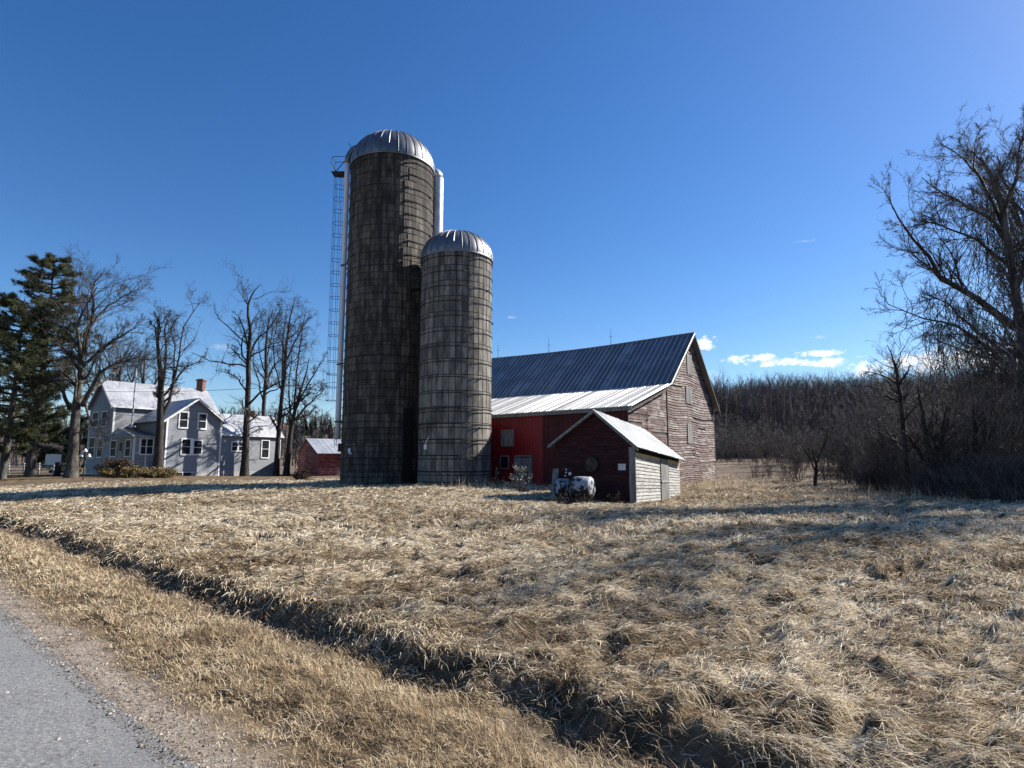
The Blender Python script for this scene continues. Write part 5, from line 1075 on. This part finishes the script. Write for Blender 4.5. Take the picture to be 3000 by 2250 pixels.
def place_proto(name, label, cat, pr, x, y, rz, sc, m_trunk, m_twig, group):
    """real trunk + crown meshes, shared between copies"""
    key = id(pr)
    if key not in PROTO:
        root = thing(name, label, cat, (0, 0, 0), 0, group); t_ = MB(); t_.tubes(pr[0][0], pr[0][1], 7); obj('trunk', t_, MATS[m_trunk], root)
        c_ = MB()
        for P, R, k in pr[1:]: c_.tubes(P, R, k, rng.random(len(P)))
        obj('crown', c_, MATS[m_twig], root); PROTO[key] = root; o = root
    else: o = copy_tree(PROTO[key])
    o.location = (x, y, hz(x, y) + .02); o.rotation_euler = (0, 0, rz); o.scale = (sc, sc, sc * rng.uniform(.9, 1.1)); o['label'] = label; o['group'] = group; return o
PROTO = {}
SH = [dict(c=9, lf=.4, ang=.7, wig=.2, up=.08, m=6, rf=.4, umin=.15, rmin=.010), dict(c=7, lf=.5, ang=.65, wig=.22, up=.04, m=5, rf=.6, rmin=.006, umin=.1), dict(c=5, lf=.55, ang=.6, wig=.2, up=.02, m=4, rf=.6, rmin=.005, umin=.1)]
TT = [dict(c=22, lf=.33, ang=.75, wig=.18, up=.08, m=6, rf=.42, umin=.25, rmin=.02), dict(c=9, lf=.5, ang=.6, wig=.2, up=.05, m=5, rf=.5, rmin=.012, umin=.1), dict(c=5, lf=.5, ang=.6, wig=.2, up=.03, m=4, rf=.6, rmin=.009, umin=.1)]
shr = [proto_tree(3.4, 0, SH, .032, stems=9, lean=.26) for _ in range(6)]; sap = [proto_tree(6.2, 0, SH, .06, stems=3, lean=.1) for _ in range(3)]; big = [proto_tree(12.5, 0, TT, .17) for _ in range(5)]
def zone(px, Y, small):
    z = ['just right of the barn gable', 'in the brown field edge right of the barn', 'left of the slim lone tree', 'around the slim lone tree', 'around the many-stemmed clump', 'left of the vine-hung tree', 'beneath the vine-hung tree', 'past the vine-hung tree at the right edge'][int(np.searchsorted([2200, 2400, 2560, 2680, 2790, 2890, 2990], px))]
    d = ['front row', 'second row', 'middle depth', 'deep inside'][int(np.searchsorted([30, 38, 50], Y))]
    return z, d
# a brushy belt from the right of the barn to the frame edge, denser to the right
spots = []
tries = 0
while len(spots) < 270 and tries < 9000:
    tries += 1; px = 2060 + 1150 * rng.random() ** .8; Y = rng.uniform(26, 62); 
    edge = np.interp(px, [2060, 2300, 2500, 2700, 2900, 3200], [60, 40, 33, 26.5, 24, 23]); a, _ = ray(px, 1400); x = a * Y
    if Y < edge: continue
    if px < 2470 and rng.random() < .8: continue
    if min([math.hypot(x - q[0], Y - q[1]) for q in spots] or [9]) < .62: continue
    spots.append((x, Y, px))
for i, (x, y, px) in enumerate(spots):
    k = rng.random(); z_, d_ = zone(px, y, 0); sc = rng.uniform(.5, 1.15); hw = 'low' if sc < .75 else 'tall'
    if k < .60 or px < 2350: place_proto('brush_shrub', f'{hw} leafless brush shrub, {d_}, {z_}', 'shrub', shr[rng.integers(6)], x, y, rng.uniform(0, 6.28), sc, 'brush_twig', 'brush_twig', 'leafless brush right of the barn')
    else: place_proto('bare_sapling', f'{hw} leafless sapling, {d_}, {z_}', 'tree', sap[rng.integers(3)], x, y, rng.uniform(0, 6.28), sc + .15 if px > 2550 else .6, 'brush_twig', 'brush_twig', 'leafless saplings right of the barn')
n_ = 0
for i in range(1500):
    px = 2100 + 1150 * rng.random() ** .75; Y = rng.uniform(40, 118); a, _ = ray(px, 1300); x = a * Y
    if px < 2430 and Y < 100: continue
    if Y < np.interp(px, [2350, 2600, 2800], [88, 60, 41]): continue
    z_ = zone(px, Y, 0)[0]; d_ = 'near edge' if Y < 62 else ('middle' if Y < 90 else 'far side')
    place_proto('woodland_tree', f'leafless woodland tree, {d_}, {z_}', 'tree', big[rng.integers(5)], x, Y, rng.uniform(0, 6.28), rng.uniform(.55, 1.0), 'bark_dark', 'brush_twig', 'leafless trees in the woods below the hill'); n_ += 1
    if n_ >= 150: break
n_ = 0
for i in range(400):       # low scrub along the foot of the woods, right and far left
    px = rng.choice([2110, 2160, 2230, 2290, 2380, 2450, 2540, 2620, 2680]) + rng.normal(0, 24); Y = rng.uniform(84, 114); a, _ = ray(px, 1300)
    place_proto('brush_shrub', f'pale scrub shrub below the far woods, {zone(px, Y, 0)[0]}', 'shrub', shr[rng.integers(6)], a * Y, Y, rng.uniform(0, 6.28), rng.uniform(.6, 2.2), 'brush_twig', 'brush_twig', 'scrub along the foot of the far woods'); n_ += 1
    if n_ > 70: break
n_ = 0
for i in range(45):
    px = rng.uniform(-250, 950); Y = rng.uniform(100, 135); a, _ = ray(px, 1300)
    place_proto('woodland_tree', 'leafless tree in the low woods ' + ['left of the pines', 'behind the big spreading tree', 'behind the house', 'behind the row of bare trees', 'behind the small red outbuilding'][int(np.searchsorted([0, 230, 600, 840], px))], 'tree', big[rng.integers(5)], a * Y, Y, rng.uniform(0, 6.28), rng.uniform(.38, .6), 'bark_dark', 'brush_twig', 'leafless trees beyond the house')
# hillside forest: one far-off mass, every tree a trunk and an upswept fan of limbs
def undergrowth():
    n = 9000; px = 2120 + 1100 * rng.random(n) ** .85; edge = np.interp(px, [2060, 2300, 2500, 2700, 2900, 3200], [58, 39, 32, 26, 23.5, 22.5]); Y = edge + rng.exponential(9, n) - 1
    X = (px - 1500) / F * Y; ok = (vn(X / 2.3, Y / 2.3, 301) + .30 * ss(2450, 2800, px) - .32 * (1 - ss(2380, 2560, px)) > .42) & (Y < 62); X, Y = X[ok], Y[ok]; n = len(X); g = macro(X, Y)
    h = rng.uniform(.4, 2.0, n); lean = rng.normal(0, .45, (n, 2)) * h[:, None]; t = np.linspace(0, 1, 4)
    P = np.stack([X[:, None] + lean[:, :1] * t ** 1.4, Y[:, None] + lean[:, 1:] * t ** 1.4, g[:, None] - .05 + h[:, None] * t], -1); P[:, 1:] += rng.normal(0, .05, (n, 3, 3))
    R = np.linspace(.012, .005, 4)[None] * np.ones((n, 1)); mb = MB().tubes(P, R, 3, rng.random(n)); P2, R2_ = kids(P, R, 5, .5, .7, .25, .05, 4, .6, umin=.15, rmin=.005); mb.tubes(P2, R2_, 3, rng.random(len(P2)))
    tag(obj('undergrowth', mb, MATS['brush_twig']), 'tangle of low leafless twigs filling the thicket floor right of the barn', 'undergrowth', kind='stuff')
undergrowth()
def hill_forest():
    xs, ys, hs_ = [], [], []
    for i in range(5200):
        px = rng.uniform(2040, 3400); Y = rng.uniform(112, 262); a, _ = ray(px, 1200); xs.append(a * Y); ys.append(Y); hs_.append(rng.uniform(6, 15))
    xs, ys, hs_ = map(np.array, (xs, ys, hs_)); g = macro(xs, ys); ok = (g > 2.2); xs, ys, hs_, g = xs[ok], ys[ok], hs_[ok], g[ok]
    n = len(xs); mb = MB(); base = np.stack([xs, ys, g - .3], 1); tip = base + np.stack([rng.normal(0, .5, n), rng.normal(0, .5, n), hs_], 1)
    t = np.linspace(0, 1, 4)[None, :, None]; P = base[:, None] * (1 - t) + tip[:, None] * t; R = np.linspace(.17, .03, 4)[None] * (hs_[:, None] / 11); tint = np.clip(.5 + 1.3 * fbm(xs / 14, ys / 14, 311, 3) + rng.normal(0, .28, n), 0, 1); mb.tubes(P, R, 4, tint)
    P2, R2_ = kids(P, R, 13, .42, .7, .15, .14, 3, .5, umin=.25, rmin=.045); mb.tubes(P2, R2_, 3, np.repeat(tint, 13))
    P3, R3_ = kids(P2, R2_, 5, .6, .65, .2, .1, 3, .6, umin=.2, rmin=.022); mb.tubes(P3, R3_, 3, np.repeat(tint, 65))
    tag(obj('hillside_forest', mb, MATS['wood_hill']), 'mass of leafless forest covering the hill at the right', 'forest', kind='stuff')
    # left far hills
    xs = rng.uniform(-420, 60, 2600); ys = rng.uniform(230, 470, 2600); g = macro(xs, ys); n = len(xs); base = np.stack([xs, ys, g - .3], 1); tip = base + np.stack([rng.normal(0, 1, n), rng.normal(0, 1, n), rng.uniform(8, 14, n)], 1); P = base[:, None] * (1 - t) + tip[:, None] * t; R = np.tile(np.linspace(.3, .1, 4), (n, 1)); mb = MB().tubes(P, R, 3, rng.random(n)); P2, R2_ = kids(P, R, 12, .4, .7, .1, .1, 3, .6, umin=.2, rmin=.12); mb.tubes(P2, R2_, 3, rng.random(len(P2)))
    tag(obj('distant_forest', mb, MATS['wood_hill']), 'low far-off forested ridge seen behind the house and silos', 'forest', kind='stuff')
hill_forest()
def conifer_mesh():
    H_ = 12.; cr = MB()
    for i in range(16):
        f = .1 + .9 * i / 16; r_ = 2.6 * (1 - f) ** .85 + .12; n = 11; z_ = H_ * f
        for k in range(n):
            a = 6.28 * k / n + rng.uniform(-.2, .2); L_ = r_ * rng.uniform(.7, 1.15); d = np.array([math.cos(a), math.sin(a), 0]); s_ = np.array([-d[1], d[0], 0]) * L_ * .3; c = np.array([0, 0, z_]); e = c + d * L_ + [0, 0, -.35 * L_]
            for jj in range(3): o = rng.normal(0, .12, 3); cr.quad(c + o, c + d * L_ * .5 + s_ + [0, 0, -.1] + o, e + o + rng.normal(0, .15, 3), c + d * L_ * .5 - s_ + [0, 0, -.15] + o, rng.random())
    return cr
ctrunk = MB().tubes(np.array([[0, 0, -.3], [0, 0, 6], [0, 0, 12]]), np.array([.2, .12, .02]), 6); ccr = conifer_mesh()
cf = thing('spruce_tree', '', 'tree'); obj('trunk', ctrunk, MATS['bark_dark'], cf); obj('crown', ccr, MATS['needles_dark'], cf); used = False
for (p0, p1, y0, y1, nc, lab, gp) in ((2070, 2180, 150, 215, 34, 'dark spruce on the hillside just right of the barn gable', 'dark spruces on the hill by the barn'), (2180, 2480, 165, 215, 12, 'lone dark spruce among the bare trees of the hill', 'scattered spruces on the hill'), (860, 985, 330, 430, 22, 'tiny dark spruce on the distant ridge left of the tall silo', 'spruces on the distant ridge'), (2180, 2340, 118, 140, 10, 'dark spruce low on the hill slope right of the barn', 'spruces low on the hill')):
    for i in range(nc):
        px = rng.uniform(p0, p1); Y = rng.uniform(y0, y1); a, _ = ray(px, 1200); o = cf if not used else copy_tree(cf); used = True
        o.location = (a * Y, Y, hz(a * Y, Y)); s_ = rng.uniform(.55, .95); o.scale = (s_ * 1.2, s_ * 1.2, s_); o.rotation_euler = (0, 0, rng.uniform(0, 6)); o['label'] = lab; o['group'] = gp

# big vine-hung tree at the right edge and its neighbours
BIG = [dict(c=17, lf=.36, ang=.7, wig=.2, up=.05, m=7, rf=.36, umin=.15, rmin=.016), dict(c=9, lf=.5, ang=.6, wig=.22, up=.03, m=6, rf=.5, rmin=.008, umin=.1), dict(c=8, lf=.42, ang=.6, wig=.22, up=.0, m=5, rf=.55, rmin=.005, umin=.1), dict(c=4, lf=.5, ang=.6, wig=.2, up=0., m=4, rf=.6, rmin=.0035, umin=.1)]
vt = tree_from('vine_hung_tree', 'bare tree hung with vines at the right edge, a long crooked limb reaching left', 'tree', 23,
    [(3035, 1480, 0.245), (3025, 1300, 0.211), (3010, 1150, 0.190), (2995, 1000, 0.177), (2975, 850, 0.150), (2950, 700, 0.122), (2930, 580, 0.116), (2900, 510, 0.075), (2870, 460, 0.041)],
    [([(2975, 960, 0.150), (2920, 925, 0.136), (2870, 880, 0.116), (2810, 850, 0.095), (2760, 830, 0.082), (2735, 780, 0.068), (2715, 740, 0.061), (2680, 715, 0.048), (2655, 690, 0.041), (2640, 660, 0.034), (2630, 625, 0.027), (2600, 575, 0.014)], 0, -2),
     ([(2960, 720, 0.095), (2900, 630, 0.068), (2830, 600, 0.054), (2770, 570, 0.034), (2700, 520, 0.014)], 0, 1.5), ([(2940, 620, 0.082), (2975, 520, 0.061), (2990, 430, 0.041), (3010, 360, 0.020)], 0, 1), ([(2975, 850, 0.095), (3020, 700, 0.068), (3050, 560, 0.048), (3040, 420, 0.020)], 0, -1),
     ([(2950, 680, 0.082), (2890, 560, 0.061), (2850, 480, 0.041), (2860, 400, 0.014)], 0, 2.5), ([(2978, 1100, 0.095), (2900, 1020, 0.068), (2800, 960, 0.048), (2700, 930, 0.027), (2600, 890, 0.012)], 0, -1.5), ([(2978, 1050, 0.068), (2880, 990, 0.054), (2790, 900, 0.034), (2700, 860, 0.014)], 0, 2), ([(2960, 780, 0.068), (2860, 700, 0.048), (2780, 660, 0.027), (2680, 620, 0.012)], 0, -2)],
    BIG, 'bark_pale', 'brush_twig', wig=.04)
vn_ = MB()
for (px, py, Y, n, ln) in ((2800, 870, 21.5, 70, 3.2), (2900, 950, 22, 60, 3.6), (2940, 640, 23.5, 90, 4.5), (2860, 560, 24, 50, 2.2), (2970, 1000, 22.6, 110, 5.0), (2880, 1030, 22.0, 60, 3.0)):
    c = at(px, py, Y); st = c + rng.normal(0, [.75, .6, .35], (n, 3)); m = 9; P = np.zeros((n, m, 3)); P[:, 0] = st; d = np.tile([0, 0, -1.], (n, 1)); stp = (ln * rng.uniform(.3, 1, n) / (m - 1))[:, None]
    for q in range(1, m): d = norm(d + rng.normal(0, .33, (n, 3)) + [0, 0, -.25]); P[:, q] = P[:, q - 1] + d * stp
    R = np.full((n, m), .011); vn_.tubes(P, R, 3, rng.random(n)); P2, R2_ = kids(P, R, 7, .28, .9, .35, -.05, 4, .6, umin=.1, rmin=.004); vn_.tubes(P2, R2_, 3, rng.random(len(P2)))
vo = obj('hanging_vines', vn_, MATS['brush_twig'], vt)
SAP = [dict(c=12, lf=.36, ang=.85, wig=.14, up=.05, m=6, rf=.4, umin=.25, rmin=.012), dict(c=6, lf=.45, ang=.7, wig=.18, up=.05, m=5, rf=.5, rmin=.006, umin=.15), dict(c=4, lf=.5, ang=.6, wig=.2, up=.03, m=4, rf=.6, rmin=.004, umin=.1)]
tree_from('bare_tree', 'slim bare tree rising alone above the brush left of the vine-hung tree', 'tree', 27, [(2672, 1465, .13), (2655, 1350, .11), (2645, 1230, .10), (2632, 1130, .08), (2625, 1080, .06), (2612, 1040, .03), (2600, 1010, .012)],
    [([(2630, 1125, .05), (2600, 1105, .035), (2560, 1092, .02), (2520, 1085, .008)], 0, .5), ([(2634, 1128, .05), (2655, 1095, .035), (2668, 1070, .01)], 0, -.4), ([(2636, 1180, .035), (2610, 1165, .025), (2596, 1160, .02)], 0, -.3), ([(2640, 1200, .05), (2655, 1160, .04), (2662, 1120, .02)], 0, .6)], SAP, 'bark_dark', 'brush_twig', wig=.02)
tree_from('bare_tree', 'many-stemmed bare tree clump in the brush, right of the slim lone tree', 'tree', 26, [(2745, 1462, .17), (2735, 1380, .13), (2715, 1290, .1), (2700, 1200, .07), (2690, 1140, .03)],
    [([(2742, 1440, .12), (2750, 1350, .09), (2770, 1260, .06), (2790, 1180, .02)], 0, .8), ([(2740, 1450, .11), (2720, 1380, .08), (2680, 1300, .06), (2640, 1260, .02)], 0, -.8), ([(2744, 1450, .1), (2740, 1330, .07), (2745, 1220, .04), (2740, 1150, .02)], 0, 1.2), ([(2744, 1455, .1), (2780, 1380, .07), (2820, 1330, .04), (2850, 1300, .02)], 0, -.6), ([(2744, 1455, .09), (2765, 1360, .07), (2760, 1260, .04), (2775, 1190, .02)], 0, -1.4)], SAP, 'bark_dark', 'brush_twig', wig=.03)
for px, Y, tp_, lab in ((2850, 25.5, 1080, 'dark leaning bare tree between the clump and the vine-hung tree'), (2580, 31, 1215, 'small upright bare tree at the left edge of the thicket'), (2385, 35, 1290, 'low crooked bare tree standing in the brown field edge')):
    tree_from('bare_tree', lab, 'tree', Y, [(px, 1462 if px > 2700 else 1440, .11), (px + 8, (1450 + tp_) / 2, .08), (px - 12, tp_, .02)], [([(px + 4, 1380, .05), (px - 25, 1320, .035), (px - 45, 1270, .01)], 0, .6), ([(px + 5, 1360, .05), (px + 35, 1290, .035), (px + 40, 1240, .01)], 0, -.6)], SAP, 'bark_dark', 'brush_twig', wig=.03)
# trees just outside the right edge whose shade reaches the field
for (x, y, sc, rz, lb) in ((25.5, 21.5, 1.3, 4.0, 'largest vine-hung tree, standing behind the one at the right edge'), (23.5, 26.8, 1.1, 1.2, 'vine-hung tree deepest in the thicket at the right edge')):
    o = copy_tree(vt); o.location = (x, y, hz(x, y)); o.scale = (sc, sc, sc); o.rotation_euler = (0, 0, rz); o['label'] = lb
for (x, y, sc) in ((20.5, 15, .9), (25, 24, 1.05), (24, 13.5, .8)):
    place_proto('woodland_tree', 'leafless tree at the right edge of the field, nearest the road', 'tree', big[rng.integers(5)], x, y, rng.uniform(0, 6), sc, 'bark_dark', 'brush_twig', 'trees at the right edge of the field')
